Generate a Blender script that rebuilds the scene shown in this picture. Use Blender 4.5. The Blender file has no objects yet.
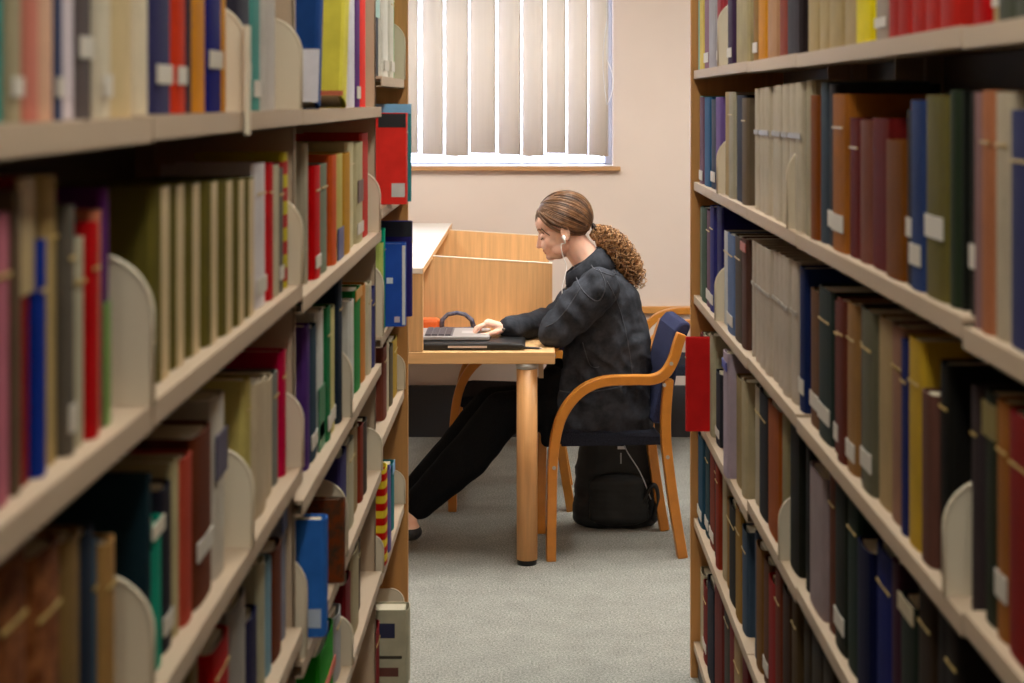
import bpy, bmesh, math, random
from mathutils import Vector, Matrix, noise, Quaternion
random.seed(7)
sc = bpy.context.scene
COL = sc.collection
F, VX, VY, EYE = 1700.0, 531.0, 100.0, 1.62
def P(px, py, Z):
    return Vector(((px-VX)*Z/F, Z, EYE-(py-VY)*Z/F))
def lin(c): return c/12.92 if c <= .04045 else ((c+.055)/1.055)**2.4
def hx(h, k=1.0):
    h = h.lstrip('#')
    return tuple(min(.9, lin(int(h[i:i+2], 16)/255)*k) for i in (0, 2, 4)) + (1,)

# ---------------------------------------------------------------- materials
MC = {}
def mat(key, col, rough=.5, kind='plain', spec=.5, k=1.0, **kw):
    if key in MC: return MC[key]
    m = bpy.data.materials.new(key); m.use_nodes = True; MC[key] = m
    nt = m.node_tree; N = nt.nodes; L = nt.links
    b = N['Principled BSDF']; c = hx(col, k) if isinstance(col, str) else col
    b.inputs['Base Color'].default_value = c
    b.inputs['Roughness'].default_value = rough
    b.inputs['Specular IOR Level'].default_value = spec
    tc = N.new('ShaderNodeTexCoord')
    def mp(scale):
        n = N.new('ShaderNodeMapping'); n.inputs['Scale'].default_value = scale
        L.new(tc.outputs['Object'], n.inputs['Vector']); return n.outputs[0]
    def nz(scale, vec, det=4, r=.55):
        n = N.new('ShaderNodeTexNoise'); n.inputs['Scale'].default_value = scale
        n.inputs['Detail'].default_value = det; n.inputs['Roughness'].default_value = r
        L.new(vec, n.inputs['Vector']); return n
    def ramp(fac, a, bb, p0=.3, p1=.7):
        r = N.new('ShaderNodeValToRGB'); r.color_ramp.elements[0].position = p0; r.color_ramp.elements[1].position = p1
        r.color_ramp.elements[0].color = a; r.color_ramp.elements[1].color = bb
        L.new(fac, r.inputs[0]); return r
    def bump(h, s, d=.002):
        n = N.new('ShaderNodeBump'); n.inputs['Strength'].default_value = s; n.inputs['Distance'].default_value = d
        L.new(h, n.inputs['Height']); L.new(n.outputs[0], b.inputs['Normal'])
    sc_ = lambda f: tuple(min(.95, v*f) for v in c[:3])+(1,)
    if kind == 'cover':
        n = nz(14, mp((1, 1, 1)), 5); r = ramp(n.outputs[0], sc_(.86), sc_(1.12)); L.new(r.outputs[0], b.inputs['Base Color'])
        n2 = nz(500, mp((1, 1, 1)), 2); bump(n2.outputs[0], .15, .0006)
    elif kind == 'mottle':
        n = nz(38, mp((1, 1, 1)), 6, .7); c2 = hx(kw['col2'])
        r = ramp(n.outputs[0], c, c2, .42, .6); L.new(r.outputs[0], b.inputs['Base Color'])
    elif kind == 'wood':
        a = mp(kw.get('grain', (30, 30, 1.5))); n = nz(2.2, a, 8, .6)
        r = ramp(n.outputs[0], sc_(.80), sc_(1.12), .25, .75); L.new(r.outputs[0], b.inputs['Base Color'])
        bump(n.outputs[0], .08, .001)
    elif kind == 'pages':
        w = N.new('ShaderNodeTexWave'); w.bands_direction = 'Y'; w.inputs['Scale'].default_value = 260
        w.inputs['Distortion'].default_value = 1.5
        L.new(tc.outputs['Object'], w.inputs['Vector'])
        r = ramp(w.outputs['Fac'], sc_(.8), c, .0, .8); L.new(r.outputs[0], b.inputs['Base Color'])
    elif kind == 'paint':
        n = nz(2.2, mp((1, 1, 1)), 3); r = ramp(n.outputs[0], sc_(.97), sc_(1.03)); L.new(r.outputs[0], b.inputs['Base Color'])
        n2 = nz(160, mp((1, 1, 1)), 3); bump(n2.outputs[0], .08, .001)
    elif kind == 'carpet':
        n = nz(150, mp((1, 1, 1)), 6, .8); n1 = nz(9, mp((1, 1, 1)), 4, .6)
        r = ramp(n.outputs[0], sc_(.45), sc_(1.5), .38, .64)
        r1 = ramp(n1.outputs[0], (.88, .88, .88, 1), (1.08, 1.08, 1.08, 1), .3, .7)
        mx = N.new('ShaderNodeMix'); mx.data_type = 'RGBA'; mx.blend_type = 'MULTIPLY'; mx.inputs[0].default_value = 1
        L.new(r.outputs[0], mx.inputs[6]); L.new(r1.outputs[0], mx.inputs[7]); L.new(mx.outputs[2], b.inputs['Base Color'])
        bump(n.outputs[0], .5, .004)
    elif kind == 'denim':
        n = nz(22, mp((1, 1, 1)), 6, .65); r = ramp(n.outputs[0], sc_(.6), sc_(1.9), .35, .75); L.new(r.outputs[0], b.inputs['Base Color'])
        n2 = nz(240, mp((1, 1, 2)), 3); bump(n2.outputs[0], .35, .0015)
    elif kind == 'fabric':
        n = nz(260, mp((1, 1, 1)), 4, .7); r = ramp(n.outputs[0], sc_(.45), sc_(2.2), .35, .7); L.new(r.outputs[0], b.inputs['Base Color'])
        bump(n.outputs[0], .4, .002)
    elif kind == 'skin':
        n = nz(30, mp((1, 1, 1)), 4); r = ramp(n.outputs[0], sc_(.94), tuple(v*q for v, q in zip(c[:3], (1.06, .98, .95)))+(1,)); L.new(r.outputs[0], b.inputs['Base Color'])
        b.inputs['Subsurface Weight'].default_value = .12; b.inputs['Subsurface Radius'].default_value = (.012, .005, .003)
        b.inputs['Subsurface Scale'].default_value = .6
    elif kind == 'stripes':
        w = N.new('ShaderNodeTexWave'); w.bands_direction = kw.get('dir', 'Z'); w.inputs['Scale'].default_value = kw.get('sc', 10)
        L.new(tc.outputs['Object'], w.inputs['Vector'])
        r = ramp(w.outputs['Fac'], c, hx(kw['col2']), .49, .51); L.new(r.outputs[0], b.inputs['Base Color'])
    elif kind == 'sheen':
        n = nz(60, mp((1, 1, 1)), 3); r = ramp(n.outputs[0], sc_(.7), sc_(1.4)); L.new(r.outputs[0], b.inputs['Base Color'])
    elif kind == 'blind':
        t = N.new('ShaderNodeBsdfTranslucent'); t.inputs['Color'].default_value = sc_(.9)
        n = nz(90, mp((1, 1, .02)), 3); r = ramp(n.outputs[0], sc_(.95), sc_(1.04)); L.new(r.outputs[0], b.inputs['Base Color'])
        mx = N.new('ShaderNodeMixShader'); mx.inputs[0].default_value = kw.get('t', .3)
        L.new(b.outputs[0], mx.inputs[1]); L.new(t.outputs[0], mx.inputs[2]); L.new(mx.outputs[0], N['Material Output'].inputs[0])
    elif kind == 'glass':
        t = N.new('ShaderNodeBsdfTransparent'); t.inputs['Color'].default_value = (.93, .95, .97, 1)
        g = N.new('ShaderNodeBsdfGlossy'); g.inputs['Roughness'].default_value = .02
        fr = N.new('ShaderNodeFresnel'); fr.inputs[0].default_value = 1.45
        mx = N.new('ShaderNodeMixShader'); L.new(fr.outputs[0], mx.inputs[0])
        L.new(t.outputs[0], mx.inputs[1]); L.new(g.outputs[0], mx.inputs[2]); L.new(mx.outputs[0], N['Material Output'].inputs[0])
    elif kind == 'emit':
        b.inputs['Emission Color'].default_value = c; b.inputs['Emission Strength'].default_value = kw['e']
    return m

STEEL = mat('shelf_steel', '#c0a890', .6, 'paint', spec=.2)
WHITE_STEEL = mat('bookend_steel', '#dccdb6', .6, 'paint', spec=.25)
BEECH = mat('beech_panel', '#c48a4e', .45, 'wood')
CARREL = mat('carrel_wood', '#dfae78', .42, 'wood')
CARREL_H = mat('carrel_wood_h', '#e0b27c', .42, 'wood', grain=(1.5, 30, 30))
CARREL_TOP = mat('carrel_top', '#e8ddd2', .35, 'paint')
EDGE = mat('pale_edge', '#ead8bd', .4, 'paint')
CHAIRW = mat('chair_wood', '#c8802f', .33, 'wood', grain=(6, 40, 6))
PAGES = mat('pages', '#d8ccb2', .8, 'pages')
LABEL = mat('sticker_paper', '#cfc6ba', .6, 'paint')
BLACKP = mat('black_plastic', '#0d0d10', .4, 'sheen')

# ---------------------------------------------------------------- mesh helpers
class MB:
    def __init__(s): s.v = []; s.f = []; s.mi = []; s.sm = []
    def add(s, vs, fs, mi=0, smooth=False):
        b = len(s.v); s.v += [tuple(v) for v in vs]
        for f in fs: s.f.append(tuple(b+i for i in f)); s.mi.append(mi); s.sm.append(smooth)
    def box(s, a, b, mi=0):
        x0, y0, z0 = a; x1, y1, z1 = b
        if x0 > x1: x0, x1 = x1, x0
        if y0 > y1: y0, y1 = y1, y0
        if z0 > z1: z0, z1 = z1, z0
        s.add([(x0, y0, z0), (x1, y0, z0), (x1, y1, z0), (x0, y1, z0), (x0, y0, z1), (x1, y0, z1), (x1, y1, z1), (x0, y1, z1)],
              [(0, 3, 2, 1), (4, 5, 6, 7), (0, 1, 5, 4), (1, 2, 6, 5), (2, 3, 7, 6), (3, 0, 4, 7)], mi)
    def prism(s, poly, n0, n1, axis='y', mi=0, smooth=False):
        # poly: closed 2D outline, extruded along axis from n0 to n1
        def mk(p, n):
            return {'y': (p[0], n, p[1]), 'z': (p[0], p[1], n), 'x': (n, p[0], p[1])}[axis]
        k = len(poly)
        vs = [mk(p, n0) for p in poly]+[mk(p, n1) for p in poly]
        fs = [(i, (i+1) % k, k+(i+1) % k, k+i) for i in range(k)]
        s.add(vs, fs, mi, smooth); b = len(s.v)-2*k
        s.f.append(tuple(b+i for i in range(k))[::-1]); s.mi.append(mi); s.sm.append(False)
        s.f.append(tuple(b+k+i for i in range(k))); s.mi.append(mi); s.sm.append(False)
    def tube(s, pts, r, seg=8, mi=0, squash=None):
        pts = [Vector(p) for p in pts]; n = len(pts)
        rs = r if isinstance(r, (list, tuple)) else [r]*n
        rings = []; up = None
        for i, p in enumerate(pts):
            t = (pts[min(i+1, n-1)]-pts[max(i-1, 0)])
            t = t.normalized() if t.length > 1e-9 else Vector((0, 0, 1))
            if up is None:
                up = Vector((0, 1, 0)) if abs(t.y) < .9 else Vector((1, 0, 0))
            a = t.cross(up)
            if a.length < 1e-6: a = t.orthogonal()
            a.normalize(); up = a.cross(t).normalized()
            k = (1, 1) if squash is None else squash
            rings.append([p+a*rs[i]*k[0]*math.cos(2*math.pi*j/seg)+up*rs[i]*k[1]*math.sin(2*math.pi*j/seg) for j in range(seg)])
        vs = [v for rg in rings for v in rg]
        fs = [(i*seg+j, i*seg+(j+1) % seg, (i+1)*seg+(j+1) % seg, (i+1)*seg+j) for i in range(n-1) for j in range(seg)]
        s.add(vs, fs, mi, True)
        b = len(s.v)-len(vs)
        s.f.append(tuple(b+j for j in range(seg))[::-1]); s.mi.append(mi); s.sm.append(False)
        s.f.append(tuple(b+(n-1)*seg+j for j in range(seg))); s.mi.append(mi); s.sm.append(False)
    def ell(s, c, r, M=None, seg=16, rings=10, mi=0):
        c = Vector(c); r = (r, r, r) if isinstance(r, (int, float)) else r
        vs = []
        for i in range(rings+1):
            th = math.pi*i/rings
            for j in range(seg):
                ph = 2*math.pi*j/seg
                v = Vector((r[0]*math.sin(th)*math.cos(ph), r[1]*math.sin(th)*math.sin(ph), r[2]*math.cos(th)))
                if M: v = M @ v
                vs.append(c+v)
        fs = [(i*seg+j, (i+1)*seg+j, (i+1)*seg+(j+1) % seg, i*seg+(j+1) % seg) for i in range(rings) for j in range(seg)]
        s.add(vs, fs, mi, True)
    def cap(s, a, b, r0, r1, k=(1, 1, 1), n=None, M=None):
        a = Vector(a); b = Vector(b); d = (b-a).length
        n = n or max(2, int(d/(min(r0, r1)*.22))+1)
        for i in range(n+1):
            t = i/n; r = r0+(r1-r0)*t
            s.ell(a.lerp(b, t), (r*k[0], r*k[1], r*k[2]), M, 14, 9)
    def build(s, name, mats, parent=None, bevel=0, loc=None):
        me = bpy.data.meshes.new(name); me.from_pydata(s.v, [], s.f)
        for m in (mats if isinstance(mats, (list, tuple)) else [mats]): me.materials.append(m)
        me.polygons.foreach_set('material_index', s.mi); me.polygons.foreach_set('use_smooth', s.sm)
        me.update()
        o = bpy.data.objects.new(name, me); COL.objects.link(o)
        if parent: o.parent = parent
        if loc is not None: o.location = loc
        if bevel:
            md = o.modifiers.new('b', 'BEVEL'); md.width = bevel; md.segments = 2; md.limit_method = 'ANGLE'
        return o
def tag(o, label=None, cat=None, group=None, kind=None):
    if label: o['label'] = label
    if cat: o['category'] = cat
    if group: o['group'] = group
    if kind: o['kind'] = kind
    return o
def empty(name, loc, label, cat, group=None):
    o = bpy.data.objects.new(name, None); COL.objects.link(o); o.location = loc; o.empty_display_size = .05
    return tag(o, label, cat, group)
def rel(mb, root):      # world-space builder -> coordinates local to root
    l = root.location
    mb.v = [(x-l.x, y-l.y, z-l.z) for x, y, z in mb.v]; return mb
def struct(o): o['kind'] = 'structure'; return o
def remeshed(mb, name, m, voxel, smooth=3, parent=None, disp=None):
    o = mb.build(name+'_tmp', m)
    r = o.modifiers.new('r', 'REMESH'); r.mode = 'VOXEL'; r.voxel_size = voxel
    s = o.modifiers.new('s', 'SMOOTH'); s.iterations = smooth; s.factor = .5
    dg = bpy.context.evaluated_depsgraph_get(); dg.update()
    me = bpy.data.meshes.new_from_object(o.evaluated_get(dg))
    bpy.data.objects.remove(o)
    if disp:
        ns = [v.normal.copy() for v in me.vertices]
        for v, n in zip(me.vertices, ns): v.co += n*disp(v.co)
    me.polygons.foreach_set('use_smooth', [True]*len(me.polygons))
    me.materials.clear(); me.materials.append(m)
    q = bpy.data.objects.new(name, me); COL.objects.link(q); me.name = name
    if parent:
        q.parent = parent; l = parent.location
        for v in me.vertices: v.co -= l
    return q

# ---------------------------------------------------------------- room
WALL = mat('wall_paint', '#dac9be', .75, 'paint')
BACKY, CEIL = 8.2, 2.75
WX0, WX1 = P(404, 0, BACKY).x, P(613, 0, BACKY).x
WZ0 = P(0, 166, BACKY).z; WZ1 = 2.45
RX0, RX1, RY0 = -3.6, 3.6, -5.0
m = MB(); m.box((RX0, RY0, -.1), (RX1, BACKY+.2, 0)); struct(m.build('floor', mat('carpet', '#9b9a94', .95, 'carpet', spec=.1)))
m = MB(); m.box((RX0, RY0, CEIL), (RX1, BACKY+.2, CEIL+.1)); struct(m.build('ceiling', mat('ceiling_paint', '#e2dcd2', .8, 'paint')))
m = MB(); m.box((RX0-.1, RY0, 0), (RX0, BACKY+.2, CEIL)); struct(m.build('wall_left', WALL))
m = MB(); m.box((RX1, RY0, 0), (RX1+.1, BACKY+.2, CEIL)); struct(m.build('wall_right', WALL))
m = MB(); m.box((RX0, RY0-.1, 0), (RX1, RY0, CEIL)); struct(m.build('wall_front', WALL))
LW = -1.95  # the window band reaches this far behind the bookcase
m = MB()
m.box((RX0, BACKY, 0), (LW, BACKY+.2, CEIL)); m.box((WX1, BACKY, 0), (RX1, BACKY+.2, CEIL))
m.box((LW, BACKY, 0), (WX1, BACKY+.2, WZ0)); m.box((LW, BACKY, WZ1), (WX1, BACKY+.2, CEIL))
struct(m.build('wall_back', WALL))
m = MB(); m.box((RX0, BACKY-.03, 0), (RX1, BACKY-.002, P(0, 385, BACKY).z)); struct(m.build('baseboard_back', mat('dark_skirting', '#3a3a3f', .6, 'paint')))
m = MB(); m.box((RX0, BACKY-.024, P(0, 313, BACKY).z), (RX1, BACKY-.002, P(0, 306, BACKY).z)); struct(m.build('trim_1', mat('rail_wood', '#c98d4a', .4, 'wood', grain=(1.5, 30, 30)), bevel=.003))
# window: frame, glass, sill
FRM = mat('window_frame', '#b9bccb', .4, 'paint')
w = MB()
for a, b in (((LW, WZ0), (WX1, WZ0+.012)), ((LW, WZ1-.05), (WX1, WZ1)), ((WX1-.035, WZ0), (WX1, WZ1)), ((LW, WZ0), (LW+.05, WZ1)), ((-1.3, WZ0), (-1.25, WZ1))):
    w.box((a[0], BACKY+.10, a[1]), (b[0], BACKY+.15, b[1]))
win = struct(w.build('window_1', FRM, bevel=.004))
g = MB(); g.box((LW+.05, BACKY+.12, WZ0+.045), (WX1-.035, BACKY+.126, WZ1-.05)); g.build('window_pane', mat('pane', '#ffffff', .05, 'glass'), win)
s_ = MB(); s_.box((LW-.05, BACKY-.035, WZ0-.022), (WX1+.035, BACKY+.0, WZ0-.001)); s_.build('window_sill', mat('sill_wood', '#b98a5c', .4, 'wood', grain=(1.5, 30, 30)), win, bevel=.003)
s_ = MB(); s_.box((LW, BACKY, WZ0-.001), (WX1, BACKY+.10, WZ0+.004)); s_.build('window_board', mat('white_board', '#e4e2e4', .4, 'paint'), win)
# vertical blind
bl = empty('vertical_blind', (0, BACKY-.02, WZ1), 'off-white vertical slat blind hanging over the window', 'blind')
BM = mat('blind_fabric', '#e4dacd', .7, 'blind', t=.40)
m = MB(); m.box((LW, BACKY-.05, WZ1-.005), (WX1, BACKY-.005, WZ1+.05)); rel(m, bl).build('head_rail', mat('rail_white', '#dddad6', .4, 'paint'), bl)
zb = P(0, 153, BACKY).z; zt = WZ1-.01
edges = [418, 443, 468, 495, 520, 543, 565, 587, 607]
for q in range(1, 20): edges.insert(0, 418-24.6*q)
for i in range(len(edges)-1):
    xa = P(edges[i], 0, BACKY).x; xb = P(edges[i+1], 0, BACKY).x
    if xa < LW+.05: continue
    gap = [.020, .013, .010, .014, .012, .014, .012, .008][max(0, i-19)] if i >= 19 else .014
    sm = MB(); n = 8; fr = []; bk = []
    th = .42+.12*math.sin(i*2.1)
    for k in range(n+1):
        t = k/n; x = xa+gap+(xb-xa-gap+.004)*t
        y = BACKY-.045+(.040+.018*math.cos(i*1.7))*(1-t)**2.0
        fr.append((x, y)); bk.append((x, y+.0012))
    sm.prism(fr+bk[::-1], zb-.02*((i*7) % 3)/3, zt, 'z', 0, True)
    rel(sm, bl).build('slat', BM, bl)
ch = MB()
ch.tube([(P(x, 0, BACKY).x, BACKY-.035, zb-.004-.01*abs(math.sin((x-418)/24.6*math.pi))) for x in range(400, 612, 3)], .0018, 6)
rel(ch, bl).build('bottom_chain', mat('chain_white', '#dcdcdc', .4, 'paint'), bl)
ch = MB()
x0 = P(609, 0, BACKY).x
ch.tube([(x0-.012, BACKY-.06, zt)]+[(x0-.012-.022*math.sin(math.pi*k/20)*.9+.0, BACKY-.06, P(0, 20, BACKY).z+(P(0, 105, BACKY).z-P(0, 20, BACKY).z)*k/20) for k in range(21)]
        + [(x0-.012+.03*math.sin(math.pi*k/20), BACKY-.06, P(0, 105, BACKY).z+(P(0, 60, BACKY).z-P(0, 105, BACKY).z)*k/20) for k in range(21)]+[(x0-.01, BACKY-.06, zt)], .0022, 6)
rel(ch, bl).build('pull_cord', mat('cord_white', '#e6e4e6', .4, 'paint'), bl)

# ceiling lights
LE = mat('light_diffuser', '#fff3e6', .5, 'emit', e=26)
LE2 = mat('light_diffuser_b', '#fff5ec', .5, 'emit', e=27)
LF = mat('light_housing', '#dcdcdc', .4, 'paint')
for i, (x, y, lx, ly, mm) in enumerate([(.05, 1.2, .16, 1.2, LE), (.05, 3.3, .16, 1.2, LE), (.25, 5.9, .6, 1.2, LE2), (-1.5, 6.5, .3, 1.2, LE2), (2.0, 6.5, .3, 1.2, LE2), (.05, -2.6, .3, 1.2, LE)]):
    r = empty('ceiling_light', (x, y, CEIL), ['slim fluorescent ceiling light over the middle of the aisle', 'slim fluorescent ceiling light over the desk end of the aisle', 'wide ceiling light over the study desk', 'ceiling light over the desk box beside the window', 'ceiling light above the bare wall beside the window', 'ceiling light at the camera end of the aisle'][i], 'ceiling light', 'fluorescent ceiling lights')
    m = MB(); m.box((-lx/2-.02, -ly/2-.02, -.07), (lx/2+.02, ly/2+.02, -.001)); m.build('housing', LF, r)
    m = MB(); m.box((-lx/2, -ly/2, -.082), (lx/2, ly/2, -.071)); m.build('diffuser', mm, r)

# ---------------------------------------------------------------- bookcases
# side: -1 desk side, +1 chair side.  XL lip distance, XS spine distance, XP end panel edge distance
SIDE = {-1: dict(XL=.345, XS=.361, XP=.335, vx=VX), 1: dict(XL=.456, XS=.468, XP=.448, vx=VX)}
def zpl(px, X): return F*X/abs(px-VX)          # depth of the shelf-front point seen in column px
def zlev(ratio, X): return EYE-ratio*X
T = .024
def bays(side):
    XL = SIDE[side]['XL']
    if side < 0:
        e = [.45, zpl(153, XL), zpl(303, XL), zpl(381.5, XL), zpl(408.5, SIDE[side]['XP'])]
        lv = [[.117, .876, 1.69, 2.42, 3.2, 4.0], [.112, .872, 1.67, 2.38, 3.2, 4.0], [.115, .94, 1.83, 2.54, 3.22, 4.0], [-.09, .80, 1.66, 2.35, 3.25, 4.15]]
    else:
        e = [.45, zpl(962, XL), zpl(796, XL), zpl(747, XL), zpl(690, SIDE[side]['XP'])]
        lv = [[-.115, .578, 1.235, 1.88, 2.62, 3.4], [-.120, .558, 1.25, 1.885, 2.62, 3.4], [-.123, .555, 1.24, 1.90, 2.62, 3.4], [-.127, .555, 1.25, 1.96, 2.62, 3.38]]
    return e, [[zlev(r, XL)+T for r in l] for l in lv]     # top surfaces of shelves
SHELFTOP = {}
def bookcase(side):
    S = SIDE[side]; XL = S['XL']; e, lv = bays(side); SHELFTOP[side] = (e, lv)
    X = lambda d: side*d
    r = empty('bookcase', (X(XL+.13), e[0], 0), 'long cream steel bookcase with beech end panel, on the desk side of the aisle' if side < 0 else 'long cream steel bookcase with beech end panel, on the armchair side of the aisle', 'bookcase', 'facing library bookcases')
    def put(mb, name, m, bev=0): return rel(mb, r).build(name, m, r, bevel=bev)
    D = .25
    for b in range(4):
        y0, y1 = e[b]+.003, e[b+1]-.003
        if b == 3: y1 = e[4]-.026
        for k, z in enumerate(lv[b]):
            m = MB()
            m.box((X(XL+.002), y0, z-.006), (X(XL+D), y1, z))
            m.box((X(XL), y0, z-T), (X(XL+.002), y1, z+.0005))
            m.box((X(XL), y0, z-T), (X(XL+.018), y1, z-T+.002))
            put(m, 'shelf', STEEL)
        m = MB(); m.box((X(XL+D+.001), y0, .02), (X(XL+D+.004), y1, 2.02)); put(m, 'back_panel', mat('back_steel', '#6d6457', .6, 'paint'))
        m = MB(); m.box((X(XL+.012), y0, .0), (X(XL+.03), y1, lv[b][-1]-T-.002)); put(m, 'plinth', mat('plinth_grey', '#57504a', .6, 'paint'))
    for b in range(4):
        yc = e[b]
        a0 = XL+.014 if (side < 0 and b >= 2) else XL+.17
        m = MB(); m.box((X(a0), yc-.0026, 0), (X(XL+D-.031), yc+.0026, 2.04))
        if side < 0 and b >= 2: m.box((X(a0), yc-.0026, 0), (X(a0+.002), yc+.018 if b == 2 else yc+.008, 2.04))
        put(m, 'upright', STEEL)
        m = MB(); m.box((X(XL+D-.03), yc-.02, 0), (X(XL+D), yc+.02, 2.04)); put(m, 'rear_upright', STEEL)
    m = MB(); m.box((X(S['XP']), e[4]-.024, 0), (X(XL+.55), e[4], 2.08)); put(m, 'end_panel', BEECH, .002)
    m = MB(); m.box((X(XL+.02), e[0], 2.04), (X(XL+.5), e[4]-.026, 2.06)); put(m, 'top_cover', STEEL)
    return r
bookcase(-1); bookcase(1)

# books --------------------------------------------------------------------
BOOKS = {}
def book_mesh(t, h, d, hard=True):
    """cover wrapped round the spine; local: spine faces +x at x=0, thickness along y, base z=0"""
    m = MB(); ct = .0022; rr = min(t*.28, .008) if hard else min(t*.08, .002)
    n = 6
    out = [(-d, 0)]; inn = [(-d, ct)]
    for k in range(n+1):
        a = math.pi*k/n; yy = t/2-t/2*math.cos(a); xx = -rr+rr*math.sin(a)**.7
        out.append((xx, yy)); inn.append((xx-ct if 0 < k < n else -rr-ct, min(max(yy, ct), t-ct)))
    out.append((-d, t)); inn.append((-d, t-ct))
    q = len(out)
    vs = [(x, y, z) for z in (0, h) for x, y in out]+[(x, y, z) for z in (0, h) for x, y in inn]
    fs = []
    for i in range(q-1):
        fs.append((i, i+1, q+i+1, q+i))
        fs.append((2*q+i+1, 2*q+i, 3*q+i, 3*q+i+1))
        fs.append((q+i, q+i+1, 3*q+i+1, 3*q+i)); fs.append((i+1, i, 2*q+i, 2*q+i+1))
    fs.append((0, q, 3*q, 2*q)); fs.append((q-1, 2*q-1+0*q, 4*q-1, 3*q-1)[::-1])
    m.add(vs, fs)
    p = MB(); p.box((-d+.004, ct+.0003, .003), (-rr-ct-.0015, t-ct-.0003, h-.004))
    return m, p
NAMES = [('black', 0, 0, 13), ]
def cname(h):
    import colorsys
    r, g, b = [int(h[i:i+2], 16)/255 for i in (1, 3, 5)]
    hh, s, v = colorsys.rgb_to_hsv(r, g, b); hh *= 360
    if v < .17: return 'black'
    if s < .14: return 'white' if v > .82 else 'pale grey' if v > .62 else 'grey' if v > .38 else 'charcoal'
    if hh < 12 or hh >= 340: return 'maroon' if v < .5 else ('pink' if s < .5 and v > .6 else 'red')
    if hh < 50:
        if v > .72 and s < .35: return 'cream'
        if v > .72 and s > .6: return 'orange' if hh < 30 else 'amber'
        if v > .72: return 'peach' if hh < 28 else 'sand'
        if s < .3: return 'taupe' if v > .4 else 'charcoal'
        return 'tan' if v > .52 else 'brown'
    if hh < 70: return 'yellow' if v > .62 and s > .4 else ('olive' if s > .25 else 'khaki')
    if hh < 165: return 'green' if s > .3 or v > .5 else 'dark green'
    if hh < 195: return 'teal' if s > .3 else 'pale blue'
    if hh < 262: return 'slate' if s < .35 else ('navy' if v < .45 else 'blue')
    return 'purple' if v < .5 or s > .3 else 'lilac'
DESC = []   # collected rows used for the labels at the end
SH = ['top', 'second', 'third', 'fourth', 'fifth', 'lowest']
def make_book(side, b, k, y0, y1, ztop, hexc, o):
    e, lv = SHELFTOP[side]; S = SIDE[side]
    zb = lv[b][k]+.0006; t = max(.006, y1-y0); h = ztop-zb
    top_room = lv[b][k-1]-T-.004-zb if k else .36
    h = max(.12, min(h, top_room))
    d = min(o.get('d', 1), min(.165, max(.12, h*.66))+o.get('p', 0))
    bm_, pg = book_mesh(t, h, d, o.get('hard', t > .018))
    kk = 1
    import colorsys
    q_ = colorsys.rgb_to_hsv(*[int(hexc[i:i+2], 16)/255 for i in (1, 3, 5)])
    q_ = colorsys.hsv_to_rgb(q_[0], min(1, q_[1]*1.22), min(1, q_[2]*(.97 if k == 0 else .90 if k < 3 else .84)))  # lower shelves darker: the weaker light down there is put into the covers
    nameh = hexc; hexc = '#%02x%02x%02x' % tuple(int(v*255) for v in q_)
    if 'front' in o and k < 4: hexc = nameh
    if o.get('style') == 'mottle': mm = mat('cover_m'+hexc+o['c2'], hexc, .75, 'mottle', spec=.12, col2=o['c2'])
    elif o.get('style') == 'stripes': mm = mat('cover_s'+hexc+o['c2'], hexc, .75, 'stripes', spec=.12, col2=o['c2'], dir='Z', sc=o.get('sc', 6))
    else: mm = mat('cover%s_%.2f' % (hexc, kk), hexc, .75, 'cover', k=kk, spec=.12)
    ob = bm_.build(o.get('name', 'book'), mm)
    pgo = pg.build('pages', PAGES, ob)
    spx = S['XS']-o.get('p', 0)+(0 if 'p' in o else random.uniform(-.004, .005))
    lean = o.get('lean', 0)
    if side < 0:
        M = Matrix.Translation((-spx, y0, zb)) @ Matrix.Rotation(math.radians(lean), 4, 'X')
    else:
        M = Matrix.Translation((spx, y1, zb)) @ Matrix.Rotation(math.pi, 4, 'Z') @ Matrix.Rotation(math.radians(lean), 4, 'X')
    ob.matrix_world = M
    if lean:   # keep the lower corner on the shelf
        low = min((M @ Vector(v.co)).z for v in ob.data.vertices)
        ob.location.z += zb-low
    # spine furniture
    def plate(z0, z1, m, nm, inset=.12, lab=None):
        q = MB(); rr = .0006
        q.box((-.0012, t*inset, z0), (rr, t*(1-inset), z1)); x = q.build(nm, m, ob)
        if lab: x['label'] = lab
        return x
    if t > .012:
        L = o.get('lab', random.random() < (.3 if k < 3 else .15))
        if L: plate(.018 if L is True else L, (.018 if L is True else L)+min(.026, h*.11), LABEL, 'spine_label', .1)
        ti = o.get('ti')
        if ti: plate(h*ti[0], h*ti[1], mat('title'+ti[2], ti[2], .5, 'cover'), 'title_panel', ti[3] if len(ti) > 3 else .0)
        elif random.random() < .4:
            gold = mat('gilt', '#b99a55', .4, 'paint')
            q = MB()
            for f in (.78,):
                q.box((-.001, t*.14, h*f), (.0005, t*.86, h*f+.003))
            q.build('gilt_band', gold, ob)
    if 'front' in o:     # cover graphics on the face towards the camera: list of (u0,u1,v0,v1,colour,label)
        for u0, u1, v0, v1, cc, nm in o['front']:
            q = MB()
            if side < 0: q.box((-d+d*u0, -.0006, h*v0), (-d+d*u1, .0002, h*v1))
            else: q.box((-d+d*u0, t-.0002, h*v0), (-d+d*u1, t+.0006, h*v1))
            q.build(nm, mat('gfx'+cc, cc, .5, 'cover'), ob)
    DESC.append(dict(ob=ob, side=side, b=b, k=k, y=(y0+y1)/2, c=o.get('cn', cname(nameh)), t=t, h=h, o=o))
    return ob
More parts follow.
